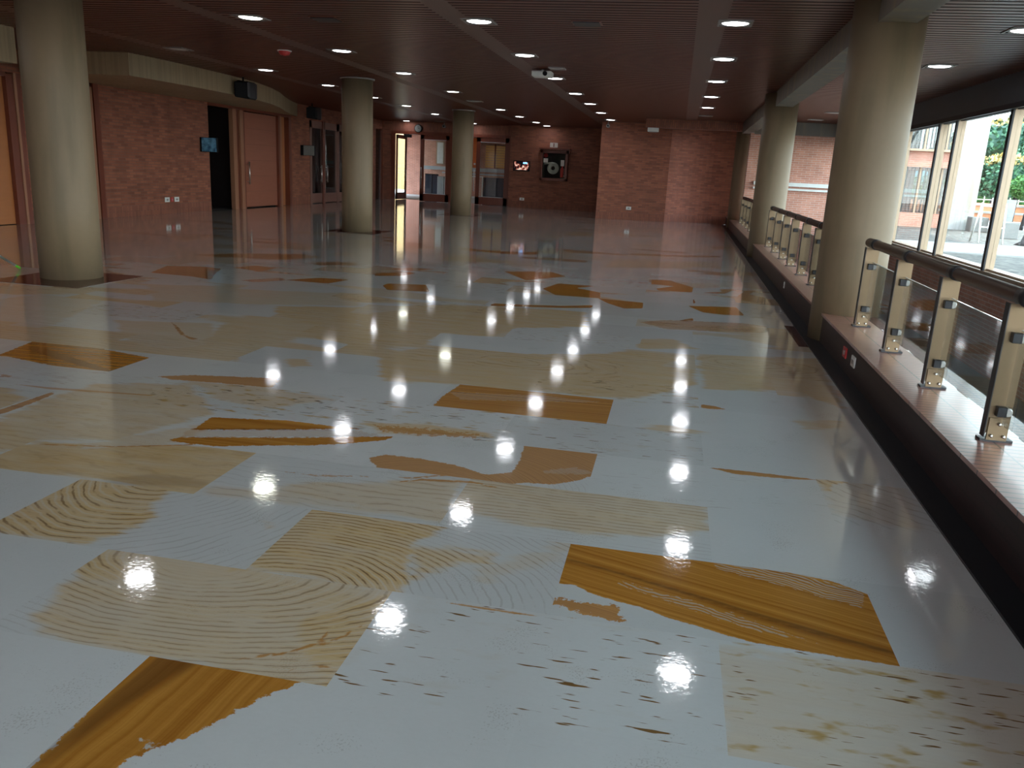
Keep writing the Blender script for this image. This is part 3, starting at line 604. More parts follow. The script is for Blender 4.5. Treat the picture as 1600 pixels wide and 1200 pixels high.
rp = rec + [(2.3, 32.5), (-.40, 32.5)]
wr = struct(MB().prism(rp, .25, ZC + .16, 'brick').prism(rp, 0, .25, 'soldier').build('wall_recess'))
wre = wall_y('wall_rear_added', XL - .3, -1.5, -6.3, .3, [(-9.5, -8.0, 2.6)], top=ZC + .16)  # unseen wall added behind the camera to cut the frontal light
wo = struct(MB().box(-16.9, -16.6, -6.3, 35.7, -.3, ZC + .6, 'dark').box(-16.6, -13.15, 35.4, 35.7, 0, ZC + .2, 'dark').box(-16.6, -13.15, -6.3, -6.0, 0, ZC + .2, 'dark').build('wall_outer_added'))  # unseen shell added to stop sky light leaking past the left doors
# sunken corridor beyond the balustrade
we = wall_y('wall_end', 2.0, 4.85, 27.0, .3, z0=-1.14, top=3.0, sold=False, mat='brick_lit')
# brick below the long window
wr2 = struct(MB().box(4.85, 5.15, -6, 27.3, -1.14, .35, 'brick_lit').build('wall_right'))
box('window_sill', 4.80, 5.20, -6, 27.0, .35, .385, 'alu', wr2)
lf = struct(MB().box(1.9, 4.85, -6, 27, -1.3, -1.14, 'carpet').build('floor_lower'))
struct(MB().box(1.9, 5.15, 27.3, 40, -.3, -.01, 'path').build('floor_outside'))
# curb (low brick upstand with glazed pavers) and the black skirting in the floor
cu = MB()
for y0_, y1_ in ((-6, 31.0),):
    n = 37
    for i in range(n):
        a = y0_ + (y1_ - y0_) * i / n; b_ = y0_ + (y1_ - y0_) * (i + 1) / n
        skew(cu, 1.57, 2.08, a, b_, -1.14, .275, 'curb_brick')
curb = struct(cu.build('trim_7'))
ct = MB(); 
Pq = [(1.555, .275), (2.10, .275), (1.555, .30), (2.10, .30)]
q = [(1.555 + DX(-6), -6, .275), (2.10 + DX(-6), -6, .275), (1.555 + DX(31), 31, .275), (2.10 + DX(31), 31, .275), (1.555 + DX(-6), -6, .30), (2.10 + DX(-6), -6, .30), (1.555 + DX(31), 31, .30), (2.10 + DX(31), 31, .30)]
ct.hexa(q, 'paver'); ct.build('paver_course', curb)
sk = MB(); skew(sk, 1.42, 1.58, -6, 30.6, 0.0, .012, 'stone_black'); sk.build('black_skirting', curb)
for nm, (xa, ya) in (('a', (-7.8, 8.18)), ('b', (1.32, 8.38)), ('c', (-7.75, 17.5)), ('d', (-7.65, 26.4))):
    mb = MB().box(xa, xa + 1.2 if xa < 0 else 1.62, ya, ya + 1.2, .0, .0025, 'inlay'); mb.build('stone_inlay', floor)

# ------------------------------------------------------------------ columns
def column(x, y, r, top, label, group=None):
    t = thing('concrete_column', label, 'column', (x, y, 0), group)
    MB().lathe([(r, 0), (r, .9), (r, 2.05), (r, top)], 'conc', (x, y, 0), 64).build('shaft', t)
    if x < 0:
        MB().lathe([(r + .012, top - .03), (r + .035, top - .03), (r + .035, top), (r + .012, top)], 'lring', (x, y, 0), 64, caps=False).build('ceiling_collar', t)
    return t
column(-7.27, 8.93, .35, ZC, 'thick round concrete column at the far left of the hall, nearest on that side')
column(-7.2, 18.2, .345, ZC, 'round concrete column in the middle of the hall beside the brown wall doors, second on the left')
column(-7.07, 27.1, .345, ZC, 'farthest and smallest round column on the left, in front of the glass exit doors')
column(1.815, 8.95, .335, 3.3, 'big round concrete column on the right between the two nearest glass railings')
column(1.895, 18.3, .335, 3.3, 'second round concrete column on the right, at the far end of the middle railing')
column(2.03, 28.9, .335, 3.3, 'farthest right round column beside the curved brick recess')

# ------------------------------------------------------------------ ceiling lamps
def make_lamp(x, y, lit, label, cat='ceiling lamp', group=None, z=ZC):
    t = thing('ceiling_lamp', label, cat, (x, y, z), group)
    fr = MB()
    for a in (-1, 1):
        fr.box(x + a * .185 - .012, x + a * .185 + .012, y - .197, y + .197, z - .012, z + .05, 'lring')
        fr.box(x - .197, x + .197, y + a * .185 - .012, y + a * .185 + .012, z - .012, z + .05, 'lring')
    fr.build('square_trim', t)
    MB().lathe([(.15, -.004), (.175, -.016), (.185, -.004), (.185, .03)], 'lring', (x, y, z), 32, caps=False).build('housing', t)
    MB().lathe([(.001, -.012), (.10, -.012), (.135, -.010), (.150, -.004), (.150, .01)], lit, (x, y, z), 32, caps=False).build('diffuser', t)
    return t
def copy_thing(root, loc, label, group=None):
    r = root.copy(); COL.objects.link(r); old = root.location.copy(); r.location = loc; r['label'] = label
    r.matrix_world = Matrix.Translation(Vector(loc))
    if group: r['group'] = group
    for ch in root.children:
        c = ch.copy(); COL.objects.link(c); c.parent = r; c.matrix_parent_inverse = ch.matrix_parent_inverse.copy()
        for g in ch.children:
            d = g.copy(); COL.objects.link(d); d.parent = c
    return r
ORD = ['nearest visible', 'second', 'third', 'fourth', 'fifth', 'sixth', 'seventh', 'eighth']
ROWS = {
 'in the row nearest the right concrete beam': [(0.46, 10.57), (0.48, 13.58), (0.5, 16.6), (0.51, 19.63), (0.53, 22.57)],
 'in the second row from the right beam': [(-2.65, 10.76), (-2.61, 13.73), (-2.59, 16.91), (-2.56, 19.98), (-2.5, 22.71), (-2.5, 25.84), (-2.46, 28.95)],
 'in the third row from the right beam': [(-5.77, 10.8), (-5.73, 13.78), (-5.67, 16.83), (-5.66, 20.57), (-5.64, 26.12), (-5.62, 29.17), (-5.55, 32.21), (-5.47, 34.3)],
 'in the leftmost row by the brown doors': [(-8.79, 17.04), (-8.68, 20.02), (-8.72, 23.23), (-8.66, 26.02), (-8.78, 29.62), (-8.69, 34.9)],
 'on the ceiling outside the right beam': [(3.60, 10.67), (3.57, 13.73)],
}
base = {}
WARM = {(-5.77, 10.8), (-5.66, 20.57), (-8.66, 26.02)}
for row, pts in ROWS.items():
    for i, (x, y) in enumerate(pts):
        m = 'lampww' if (x, y) in WARM else 'lampw'
        lab = 'lit round white downlight, %s one %s' % (ORD[i], row)
        if m not in base: base[m] = make_lamp(x, y, m, lab, group='ceiling downlights')
        else: copy_thing(base[m], (x, y, ZC), lab)
NEAR = [(0.45, 7.55, 'reflected in the near floor before the big right column'), (-2.68, 7.75, 'reflected in the near floor, second from the right beam'), (-5.80, 7.80, 'reflected in the near floor, third from the right beam'), (-8.95, 7.9, 'leftmost, near the big left column'), (0.44, 4.55, 'added unseen just ahead of the camera, right'), (-2.70, 4.65, 'added unseen just ahead of the camera, middle'), (-5.84, 4.7, 'added unseen just ahead of the camera, left')]
for x, y, s in NEAR:  # those just ahead of the camera are unseen, added to light the floor
    copy_thing(base['lampw'], (x, y, ZC), 'lit downlight above the frame, ' + s)
for x, y, s in ((-11.64, 35.0, 'by the glass exit door in the far left corner'),):
    copy_thing(base['lampw'], (x, y, ZC), 'small lit round downlight ' + s)
OFF = [(-8.94, 14.09, 'over the left wall fascia, near the camera'), (-5.76, 23.27, 'between lit lamps of the third row'), (0.57, 25.51, 'near the soldier course brick soffit'),
       (3.62, 22.74, 'beyond the right beam, nearer of two'), (3.59, 25.38, 'beyond the right beam, farther of two'), (-9.95, 34.3, 'before the glass doors')]
ob = None
for x, y, s in OFF:
    lab = 'unlit round ceiling lamp ' + s
    if ob is None: ob = make_lamp(x, y, 'off', lab, group='unlit ceiling lamps')
    else: copy_thing(ob, (x, y, ZC), lab)
# real light of the lamps: emissive diffusers carry it

# ------------------------------------------------------------------ small ceiling things
t = thing('projector', 'small white projector hanging under the ceiling between lit lamps', 'projector', (-2.62, 15.61, ZC))
MB().box(-2.80, -2.44, 15.45, 15.77, ZC - .13, ZC - .03, 'white').build('body', t, .02)
MB().lathe([(.04, -.02), (.04, .03)], 'black', (-2.55, 15.43, ZC - .08), 16, 'y').build('lens', t)
MB().tube((-2.62, 15.61, ZC), (-2.62, 15.61, ZC - .04), .03, 'white').build('mount', t)
t = thing('access_plate', 'thin pale metal plate on the ceiling beside the white projector', 'ceiling plate', (-2.3, 15.3, ZC))
MB().box(-2.45, -2.17, 15.15, 15.45, ZC - .02, ZC + .01, 'lring').build('plate', t)
t = thing('fire_detector', 'red domed fire alarm on the ceiling near the left fascia', 'fire alarm', (-6.85, 13.97, ZC))
MB().lathe([(.10, 0), (.10, -.03), (.075, -.07), (.001, -.085)], 'redp', (-6.85, 13.97, ZC), 24, caps=False).build('dome', t)
MB().lathe([(.12, .02), (.12, -.012), (.10, -.012)], 'white', (-6.85, 13.97, ZC), 24, caps=False).build('base_ring', t)
for (x, y, s) in ((-1.29, 10.75, 'near the middle top of the picture'), (-4.7, 10.79, 'left of the nearest plain wood band')):
    t = thing('ceiling_speaker', 'unlit dark square ceiling fitting ' + s, 'ceiling speaker', (x, y, ZC))
    MB().box(x - .16, x + .16, y - .14, y + .14, ZC - .02, ZC + .02, 'darkm').build('grille', t)
    MB().box(x - .18, x + .18, y - .16, y + .16, ZC - .008, ZC + .03, 'frame').build('rim', t)

# ------------------------------------------------------------------ glass railings
def bay(ys, y_end0, y_end1, label, far=False):
    """handrail, plate posts and glass panes on the curb from y_end1 (near) to y_end0 (far)"""
    X = lambda y: 1.80 + DX(y) + .0
    t = thing('railing', label, 'railing', (X(ys[0]), ys[0], .30))
    hr = MB(); hr.tube((X(y_end0) + .02, y_end0, 1.06), (X(y_end1) + .02, y_end1, 1.06), .042, 'rail', 20)
    h = hr.build('handrail', t)
    for y in ys:
        x = X(y)
        mb = MB().box(x - .055, x + .055, y - .006, y + .006, .345, 1.03, 'post')
        p = mb.build('post', t)
        MB().box(x - .060, x - .0545, y - .008, y + .05, .32, 1.03, 'darkm').build('post_edge', p)
        sb = MB().tube((x + .02, y - .062, 1.06), (x + .02, y + .062, 1.06), .047, 'darkm', 20); sb.build('rail_sleeve', h)
        bp = MB(); bp.box(x - .075, x + .085, y - .012, y + .055, .30, .312, 'darkm'); bp.box(x - .048, x + .05, y - .018, y - .004, .31, .43, 'post'); b0 = bp.build('foot_bracket', p)
        for bx, bz in ((-.03, .335), (.03, .335), (0, .40)):
            MB().lathe([(.009, 0), (.009, -.012), (.004, -.016), (.001, -.016)], 'steel', (x + bx, y - .018, bz), 12, 'y').build('bolt', p)
        for z in (.47, .86):
            c = MB().box(x - .028, x + .018, y - .045, y - .006, z - .026, z + .026, 'darkm'); c.tube((x + .022, y - .042, z), (x + .022, y - .006, z), .024, 'steel', 14)
            c.build('glass_clamp', p, .003)
    seq = sorted(ys, reverse=True)
    edges = list(zip(seq, seq[1:]))
    for a, b in edges:
        g = MB(); xa, xb = X(a), X(b)
        P = [(xb + .0 - .005, b + .035, .40), (xb + .005, b + .035, .40), (xa - .005, a - .035, .40), (xa + .005, a - .035, .40)]
        P += [(px, py, .90) for px, py, _ in P]
        g.hexa([(px + .012, py, pz) for px, py, pz in P], 'glass_r'); gp = g.build('glass_panel', t)
        e = MB(); e.hexa([(px + .012, py, .9005 if k < 4 else .903) for k, (px, py, pz) in enumerate(P)], 'gedge'); e.build('polished_edge', gp)
    return t
bay([8.04, 6.85, 5.69, 4.53, 3.37, 2.2, 1.05, -.1], 8.30, -.3, 'near glass railing with dark handrail on the curb at the right edge')
bay([17.37, 16.05, 14.77, 13.59, 12.33, 11.15, 9.95], 17.65, 9.30, 'middle glass railing between the two big right columns')
bay([26.3, 25.0, 23.7, 22.4, 21.1, 19.8], 26.5, 18.85, 'farthest glass railing, mostly hidden behind the second right column')
# white wall rails on the end wall of the sunken corridor
t = thing('wall_rail', 'pair of white horizontal rails across the sunlit end brick wall', 'wall rail', (3.4, 26.9, 1.4))
box('upper_rail', 2.25, 4.78, 26.86, 27.0, 1.47, 1.585, 'white', t); box('lower_rail', 2.25, 4.78, 26.90, 27.0, 1.35, 1.41, 'white', t)
# sockets on the curb
def socket(x, y, z, face, label, w=.13, h=.09, red=False):
    t = thing('wall_socket', label, 'socket', (x, y, z)); m = 'redp' if red else 'white'
    if face == 'x+': MB().box(x, x + .012, y - w / 2, y + w / 2, z - h / 2, z + h / 2, m).build('plate', t, .003); MB().box(x + .012, x + .016, y - w / 5, y + w / 5, z - h / 5, z + h / 5, 'lring').build('outlet', t)
    if face == 'x-': MB().box(x - .012, x, y - w / 2, y + w / 2, z - h / 2, z + h / 2, m).build('plate', t, .003); MB().box(x - .016, x - .012, y - w / 5, y + w / 5, z - h / 5, z + h / 5, 'lring').build('outlet', t)
    if face == 'y-': MB().box(x - w / 2, x + w / 2, y - .012, y, z - h / 2, z + h / 2, m).build('plate', t, .003); MB().box(x - w / 5, x + w / 5, y - .016, y - .012, z - h / 5, z + h / 5, 'lring').build('outlet', t)
socket(1.57 + DX(7.0), 7.0, .17, 'x-', 'white socket low on the dark curb wall near the big right column')
socket(1.57 + DX(7.4), 7.38, .17, 'x-', 'red socket on the dark curb wall beside the white one', red=True)
socket(1.57 + DX(12.1), 12.1, .17, 'x-', 'small pale socket on the dark curb below the middle railing', .06, .09)
socket(XL, 19.43, .36, 'x+', 'white socket low on the left brick wall, the left one of two', .2, .12)
socket(XL, 19.64, .36, 'x+', 'tiny red socket between two white ones on the left brick wall', .1, .1, True)
socket(XL, 19.85, .36, 'x+', 'white socket low on the left brick wall, the right one of two', .2, .12)
socket(-6.45, 34.9, .36, 'y-', 'white socket low on the dark back wall below the television', .2, .11)
socket(-1.68, 30.10, .42, 'y-', 'white socket low on the red brick pier', .18, .11)

# ------------------------------------------------------------------ windows on the right
WY = [26.9, 24.6, 22.4, 20.36, 17.82, 16.78, 14.17, 11.58, 9.0, 6.4, 3.8, 1.2, -1.4, -4.0, -6.0]  # three farthest bays added out of sight to daylight the end wall
for i in range(len(WY) - 1):
    a, b = WY[i], WY[i + 1]
    wdw = struct(MB().box(4.83, 4.96, a - .055, a + .055, .37, 2.85, 'alu').box(4.805, 4.831, a - .055, a + .05, .37, 2.85, 'gasket').build('window_%d' % (i + 1)))
    fr = MB().box(4.86, 4.93, b, a, .385, .42, 'alu').box(4.86, 4.93, b, a, 2.80, 2.85, 'gasket'); fr.build('window_frame', wdw)
    MB().box(4.892, 4.898, b + .055, a - .055, .42, 2.80, 'glass').build('window_pane', wdw)

# ------------------------------------------------------------------ left wall doors
def jamb(name, y0, y1, h, parent=None, m='frame', x0=XL - .10, x1=XL + .04):
    return MB().box(x0, x1, y0, y1, 0, h, m).build(name, parent)
d1 = struct(MB().box(XL - .12, XL - .06, 11.45, 14.42, .01, 2.80, 'door_o').build('door_1'))
MB().box(XL - .10, XL + .03, 14.42, 14.60, 0, 2.85, 'frame').box(XL - .10, XL + .05, 14.60, 14.66, 0, 2.88, 'frame_l').box(XL - .10, XL + .03, 14.66, 14.78, 0, 2.88, 'frame').box(XL - .10, XL + .03, 11.4, 14.42, 2.80, 2.88, 'frame').build('door_frame', d1)
d2 = struct(MB().box(XL - .12, XL - .06, 15.10, 16.66, .01, 2.84, 'door_o').build('door_2'))
MB().box(XL - .10, XL + .03, 16.66, 16.84, 0, 2.92, 'frame_l').box(XL - .10, XL + .05, 16.86, 17.02, 0, 2.92, 'frame').box(XL - .10, XL + .03, 14.95, 16.84, 2.84, 2.92, 'frame').box(XL - .10, XL + .03, 14.95, 15.10, 0, 2.84, 'frame').build('door_frame', d2)
d3 = MB()
n = 6; z0_, z1_ = .03, 2.82; hh = (z1_ - z0_) / n
for i in range(n): d3.box(XL - .10, XL - .045, 23.47, 25.58, z0_ + i * hh + .006, z0_ + (i + 1) * hh - .002, 'door')
d3.box(XL - .11, XL - .06, 23.46, 25.59, z0_, z1_, 'frame')
d3 = struct(d3.build('door_3'))
MB().box(XL - .10, XL + .03, 22.78, 22.98, 0, 2.86, 'frame_l').box(XL - .12, XL - .02, 22.98, 23.18, 0, 2.84, 'frame').box(XL - .10, XL + .04, 23.18, 23.36, 0, 2.84, 'frame_l').box(XL - .10, XL + .02, 23.36, 23.46, 0, 2.84, 'frame')\
    .box(XL - .10, XL + .03, 25.60, 25.72, 0, 2.86, 'frame').box(XL - .10, XL + .03, 25.72, 25.84, 0, 2.86, 'frame_l').box(XL - .10, XL + .03, 21.52, 26.55, 2.84, 2.91, 'frame').build('door_frame', d3)
MB().box(XL - .24, XL - .14, 25.84, 26.40, 0, 2.84, 'door_o').box(XL - .14, XL + .02, 26.36, 26.55, 0, 2.84, 'frame').build('side_panel', d3)
hd = MB(); hd.tube((XL + .035, 23.66, .72), (XL + .035, 23.66, 1.38), .022, 'steel')
for z in (.80, 1.30): hd.tube((XL - .05, 23.66, z), (XL + .035, 23.66, z), .012, 'steel')
hd.build('door_handle', d3)
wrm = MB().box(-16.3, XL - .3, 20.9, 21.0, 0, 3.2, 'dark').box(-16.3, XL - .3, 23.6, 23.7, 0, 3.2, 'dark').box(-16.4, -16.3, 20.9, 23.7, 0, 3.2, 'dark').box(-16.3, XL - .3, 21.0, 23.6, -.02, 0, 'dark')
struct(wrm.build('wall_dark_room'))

# left glass doors
d4 = MB()
for a, b_ in ((28.0, 28.16), (29.02, 29.30), (30.35, 30.6), (31.2, 31.45), (32.42, 32.6)): d4.box(XL - .10, XL + .02, a, b_, 0, 2.86, 'frame_d')
d4.box(XL - .10, XL + .02, 28.0, 32.6, 2.62, 2.86, 'frame_d').box(XL - .09, XL + .01, 28.1, 32.5, .02, .36, 'frame_d')
d4.box(XL - .02, XL + .06, 29.02, 29.12, 0, 2.88, 'frame')
d4 = struct(d4.build('door_4'))
MB().box(XL - .05, XL - .042, 28.16, 32.42, .36, 2.62, 'glass_d').build('door_glass', d4)
for yy in (28.9, 29.42):
    MB().tube((XL + .05, yy, .75), (XL + .05, yy, 1.35), .018, 'steel').tube((XL, yy, .82), (XL + .05, yy, .82), .01, 'steel').tube((XL, yy, 1.28), (XL + .05, yy, 1.28), .01, 'steel').build('door_handle', d4)
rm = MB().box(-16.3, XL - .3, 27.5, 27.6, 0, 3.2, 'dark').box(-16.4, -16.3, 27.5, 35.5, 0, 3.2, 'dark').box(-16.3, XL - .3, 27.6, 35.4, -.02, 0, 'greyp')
rm.box(-16.3, -16.2, 28, 35, 1.28, 1.50, 'greyp').box(-16.3, -16.2, 28, 35, 1.16, 1.22, 'greyp')
struct(rm.build('wall_side_room'))
d5 = struct(MB().box(XL - .06, XL - .04, 34.6, 35.4, .0, 2.9, 'glass_d').box(XL - .1, XL + .02, 35.25, 35.4, 0, 2.95, 'frame').build('door_5'))

# ------------------------------------------------------------------ back glass doors and the foyer behind them
Y0 = 35.4
f6 = MB().box(-12.43, -12.28, Y0 - .03, Y0 + .12, 0, 2.88, 'frame').box(-9.80, -9.55, Y0 - .03, Y0 + .12, 0, 2.88, 'frame').box(-12.43, -7.05, Y0 - .04, Y0 + .12, 2.80, 2.92, 'frame').box(-7.20, -7.06, Y0 - .03, Y0 + .12, 0, 2.88, 'frame')
f6 = struct(f6.build('door_6'))
def leaf_door(nm, xa, xb, hx, sgn=1):
    lf_ = MB().box(xa, xa + .17, Y0, Y0 + .05, .01, 2.80, 'frame').box(xb - .17, xb, Y0, Y0 + .05, .01, 2.80, 'frame').box(xa, xb, Y0, Y0 + .05, .01, .33, 'frame').box(xa, xb, Y0, Y0 + .05, 2.62, 2.80, 'frame')
    o = struct(lf_.build(nm))
    MB().box(xa + .17, xb - .17, Y0 + .02, Y0 + .028, .33, 2.62, 'glass').build('door_glass', o)
    MB().tube((hx, Y0 - .05, .55), (hx, Y0 - .05, 1.45), .02, 'steel').tube((hx, Y0 - .05, .65), (hx, Y0, .65), .01, 'steel').tube((hx, Y0 - .05, 1.35), (hx, Y0, 1.35), .01, 'steel').build('door_handle', o)
    MB().box(xa + .16, xb - .16, Y0 - .002, Y0 + .01, .33, .35, 'greyp').box(xa + .16, xb - .16, Y0 - .002, Y0 + .01, 2.60, 2.62, 'greyp').build('glazing_bead', o)
    return o
leaf_door('door_7', -11.12, -9.80, -11.05)
leaf_door('door_8', -8.62, -7.20, -8.68)
# open leaf, swung back into the foyer
o9 = MB().box(-12.27, -12.22, 35.52, 35.66, .01, 2.78, 'frame').box(-12.27, -12.22, 36.75, 36.9, .01, 2.78, 'frame').box(-12.27, -12.22, 35.52, 36.9, .01, .3, 'frame').box(-12.27, -12.22, 35.52, 36.9, 2.62, 2.78, 'frame')
o9 = struct(o9.build('door_9')); MB().box(-12.25, -12.242, 35.66, 36.75, .3, 2.62, 'glass').build('door_glass', o9)
MB().tube((-12.17, 36.7, .8), (-12.17, 36.7, 1.3), .016, 'steel').build('door_handle', o9)
fy = struct(MB().box(-17, -6.6, 36.5, 49, -.02, .0, 'path').box(-17, -6.6, 35.7, 36.5, -.03, -.012, 'path').build('floor_foyer'))
struct(wall_y('wall_foyer', -14.3, -6.5, 43.0, .3, top=3.3, mat='brick_lit', sold=False))
fc = struct(MB().box(-16.0, -6.5, 36.6, 43.6, 3.12, 3.3, 'frame_l').build('ceiling_foyer'))
struct(MB().box(-6.8, -6.5, 35.7, 43, 0, 3.3, 'plaster').build('wall_foyer_right'))
struct(MB().box(-24, -9, 50, 50.3, 0, 6, 'cream').build('wall_courtyard'))
struct(MB().box(-16.3, -16.0, 35.7, 40.6, 0, 3.3, 'plaster').build('wall_foyer_left_added'))  # unseen partial wall added to dim the foyer
# foyer furniture
for (xa, xb, s) in ((-13.24, -12.86, 'left'), (-12.84, -12.55, 'right')):
    t = thing('display_panel', 'black upright panel behind the closed glass door, %s of the pair' % s, 'panel', ((xa + xb) / 2, 42.0, 0)); MB().box(xa + .35, xb + .34, 41.95, 42.05, .08, 1.08, 'navy').box(xa + .35, xb + .34, 41.94, 42.06, 1.06, 1.12, 'darkm').build('board', t)
    MB().box(xa + .38, xa + .42, 41.8, 42.2, 0, .08, 'darkm').box(xb + .26, xb + .30, 41.8, 42.2, 0, .08, 'darkm').build('feet', t)
t = thing('lecture_cabinet', 'pale grey cabinet seen through the closed glass door', 'cabinet', (-12.0, 41.9, 0))
MB().box(-12.19, -11.86, 41.8, 42.3, .06, 1.02, 'greyp').build('body', t, .01); MB().box(-12.14, -11.90, 41.85, 42.25, 0, .06, 'darkm').build('plinth', t)
t = thing('lecture_cabinet', 'narrow grey cabinet right of the pale one behind the glass door', 'cabinet', (-11.7, 41.9, 0))
MB().box(-11.80, -11.55, 41.8, 42.3, .06, 1.02, 'greyp').build('body', t, .01); MB().box(-11.76, -11.59, 41.85, 42.25, 0, .06, 'darkm').build('plinth', t)
t = thing('counter_ledge', 'pale ledge running along the foyer wall behind the glass doors', 'ledge', (-10.5, 42.9, 1.3))
MB().box(-13.2, -6.9, 42.6, 42.84, 1.34, 1.52, 'greyp').box(-12.2, -6.9, 42.65, 42.84, 1.18, 1.25, 'greyp').build('ledge', t)
t = thing('tall_window', 'narrow bright upright window in the foyer wall', 'window', (-12.4, 42.95, 1.6))
MB().box(-12.62, -12.18, 42.93, 43.0, 1.6, 2.78, 'alu').build('frame', t); MB().box(-12.56, -12.24, 42.92, 42.93, 1.66, 2.72, 'white').build('blind', t)  # white plate puts the window's brightness into its colour
t = thing('blind_window', 'orange-lit wooden slatted blind behind the right glass door', 'blind', (-9.4, 42.9, 1.6))
b_ = MB()
for i in range(9): b_.box(-9.95, -9.48, 42.88, 42.94, 1.58 + i * .125, 1.58 + i * .125 + .10, 'shelfw'); b_.box(-9.40, -8.9, 42.86, 42.92, 1.58 + i * .125, 1.58 + i * .125 + .10, 'shelfw')
b_.build('slats', t); MB().box(-9.48, -9.40, 42.86, 42.97, 1.55, 2.75, 'frame').build('mullion', t)
t = thing('orange_door', 'orange wooden panel glimpsed right of the far column', 'door', (-10.4, 42.8, 0))
MB().box(-10.72, -10.28, 42.86, 42.98, 1.54, 3.0, 'orange').build('leaf', t); MB().lathe([(.05, 0), (.05, -.05), (.02, -.07)], 'steel', (-10.5, 42.86, 1.72), 16, 'y').build('knob', t)
t = thing('exhibit_table', 'navy cloth table block with white frame behind the right glass door', 'table', (-9.5, 41.8, 0))
MB().box(-9.75, -8.6, 41.7, 42.4, .02, 1.08, 'navy').build('cloth', t)
fr = MB()
for xx in (-10.35, -9.78): fr.box(xx - .025, xx + .025, 41.65, 41.70, .0, 1.13, 'white')
fr.box(-10.35, -9.78, 41.65, 41.70, 1.08, 1.13, 'white').box(-10.35, -9.78, 41.65, 41.70, .02, .12, 'white').build('white_frame', t)

# ------------------------------------------------------------------ things on the walls
def blue_art():
    m, t, b = nodes('blue_printed_poster')
    n = noise(t, 9, 4); r = N(t, 'ValToRGB'); e = r.color_ramp.elements
    e[0].position = .35; e[0].color = (.02, .10, .20, 1); e[1].position = .62; e[1].color = (.16, .42, .62, 1); L(t, n, r.inputs[0]); L(t, r.outputs[0], b.inputs['Base Color']); b.inputs['Roughness'].default_value = .3
    return m
M['blue'] = blue_art()
def tv_mat():
    m, t, b = nodes('lit_tv_picture'); t.nodes.remove(b)
    n = noise(t, 7, 3); n2 = noise(t, 4.3, 2); r = N(t, 'ValToRGB'); e = r.color_ramp.elements
    e[0].position = .48; e[0].color = (.003, .003, .004, 1); e[1].position = .68; e[1].color = (.75, .62, .5, 1); k = r.color_ramp.elements.new(.56); k.color = (.25, .06, .04, 1)
    L(t, n, r.inputs[0]); em = N(t, 'Emission'); L(t, r.outputs[0], em.inputs[0]); em.inputs[1].default_value = .6
    L(t, em.outputs[0], t.nodes['Material Output'].inputs[0]); return m
M['tv'] = tv_mat(); M['tvb'] = emit('blue_screen_caption', (.15, .45, .9), 1.0)
t = thing('wall_sign', 'square blue sign box on the left brick wall beside the dark doorway', 'sign', (XL, 21.1, 1.8))
MB().box(XL, XL + .50, 21.06, 21.14, 1.60, 1.98, 'black').build('box', t, .006); MB().box(XL + .06, XL + .49, 21.05, 21.06, 1.61, 1.97, 'blue').build('poster', t)
t = thing('wall_sign', 'square grey sign box on the left wall between brown door and glass doors', 'sign', (XL, 27.3, 1.8))
MB().box(XL, XL + .52, 27.26, 27.34, 1.66, 2.00, 'black').build('box', t, .006); MB().box(XL + .12, XL + .51, 27.25, 27.26, 1.67, 1.99, 'planter').build('face', t)
def speaker(c, s, label):
    t = thing('loudspeaker', label, 'loudspeaker', (c[0], c[1], ZC)); x, y, z = c
    P = [(x - .16 * s, y + .20 * s, z - .17 * s), (x + .14 * s, y + .26 * s, z - .22 * s), (x - .22 * s, y - .25 * s, z - .17 * s), (x + .10 * s, y - .25 * s, z - .22 * s)]
    P = [(x - .10, y - .26 * s, z - .17 * s), (x + .24, y - .17 * s, z - .21 * s), (x - .10, y + .26 * s, z - .17 * s), (x + .24, y + .17 * s, z - .21 * s)]
    P += [(px - (.02 if i % 2 else 0), py, z + .17 * s + (.02 if i % 2 else 0)) for i, (px, py, _) in enumerate(P)]
    MB().hexa(P, 'black').build('cabinet', t, .03)
    MB().hexa([(px + .012 * (1 if i % 2 else 0) + (.325 if i % 2 == 0 else 0), py * .9 + y * .1, pz * .9 + z * .1) for i, (px, py, pz) in enumerate(P)], 'darkm').build('grille', t, .01)
    MB().tube((x, y, z + .1), (x, y, ZC + .05), .02, 'black').box(x - .02, x + .05, y - .24 * s, y + .24 * s, z + .17 * s, z + .20 * s, 'black').build('bracket', t)
    return t
speaker((-10.25, 18.75, 3.04), 1.0, 'black loudspeaker hung from the ceiling in front of the concrete fascia')
speaker((-12.1, 26.6, 3.02), 1.0, 'black loudspeaker at the far end of the concrete fascia by the grey sign')
t = thing('television', 'small wall television with a colourful picture beside the right glass door', 'television', (-6.55, 34.9, 1.7))
MB().box(-6.88, -6.18, 34.82, 34.9, 1.50, 1.92, 'black').build('casing', t, .01); MB().box(-6.84, -6.22, 34.812, 34.82, 1.55, 1.88, 'tv').build('screen', t); MB().box(-6.46, -6.28, 34.808, 34.812, 1.80, 1.86, 'tvb').build('caption', t)
t = thing('fire_hose_cabinet', 'dark red fire cabinet with a coiled hose and extinguisher on the dark back wall', 'fire cabinet', (-5.15, 34.9, 1.8))
c = MB().box(-5.70, -4.60, 34.87, 34.895, 1.20, 2.36, 'black')
for q in ((-5.72, -5.62, 1.18, 2.38), (-4.68, -4.58, 1.18, 2.38), (-5.72, -4.58, 1.18, 1.28), (-5.72, -4.58, 2.28, 2.38)): c.box(q[0], q[1], 34.68, 34.895, q[2], q[3], 'frame')
c.build('case', t)
MB().box(-5.62, -4.68, 34.69, 34.694, 1.28, 2.28, 'glass').build('glass_front', t)
hs = MB()
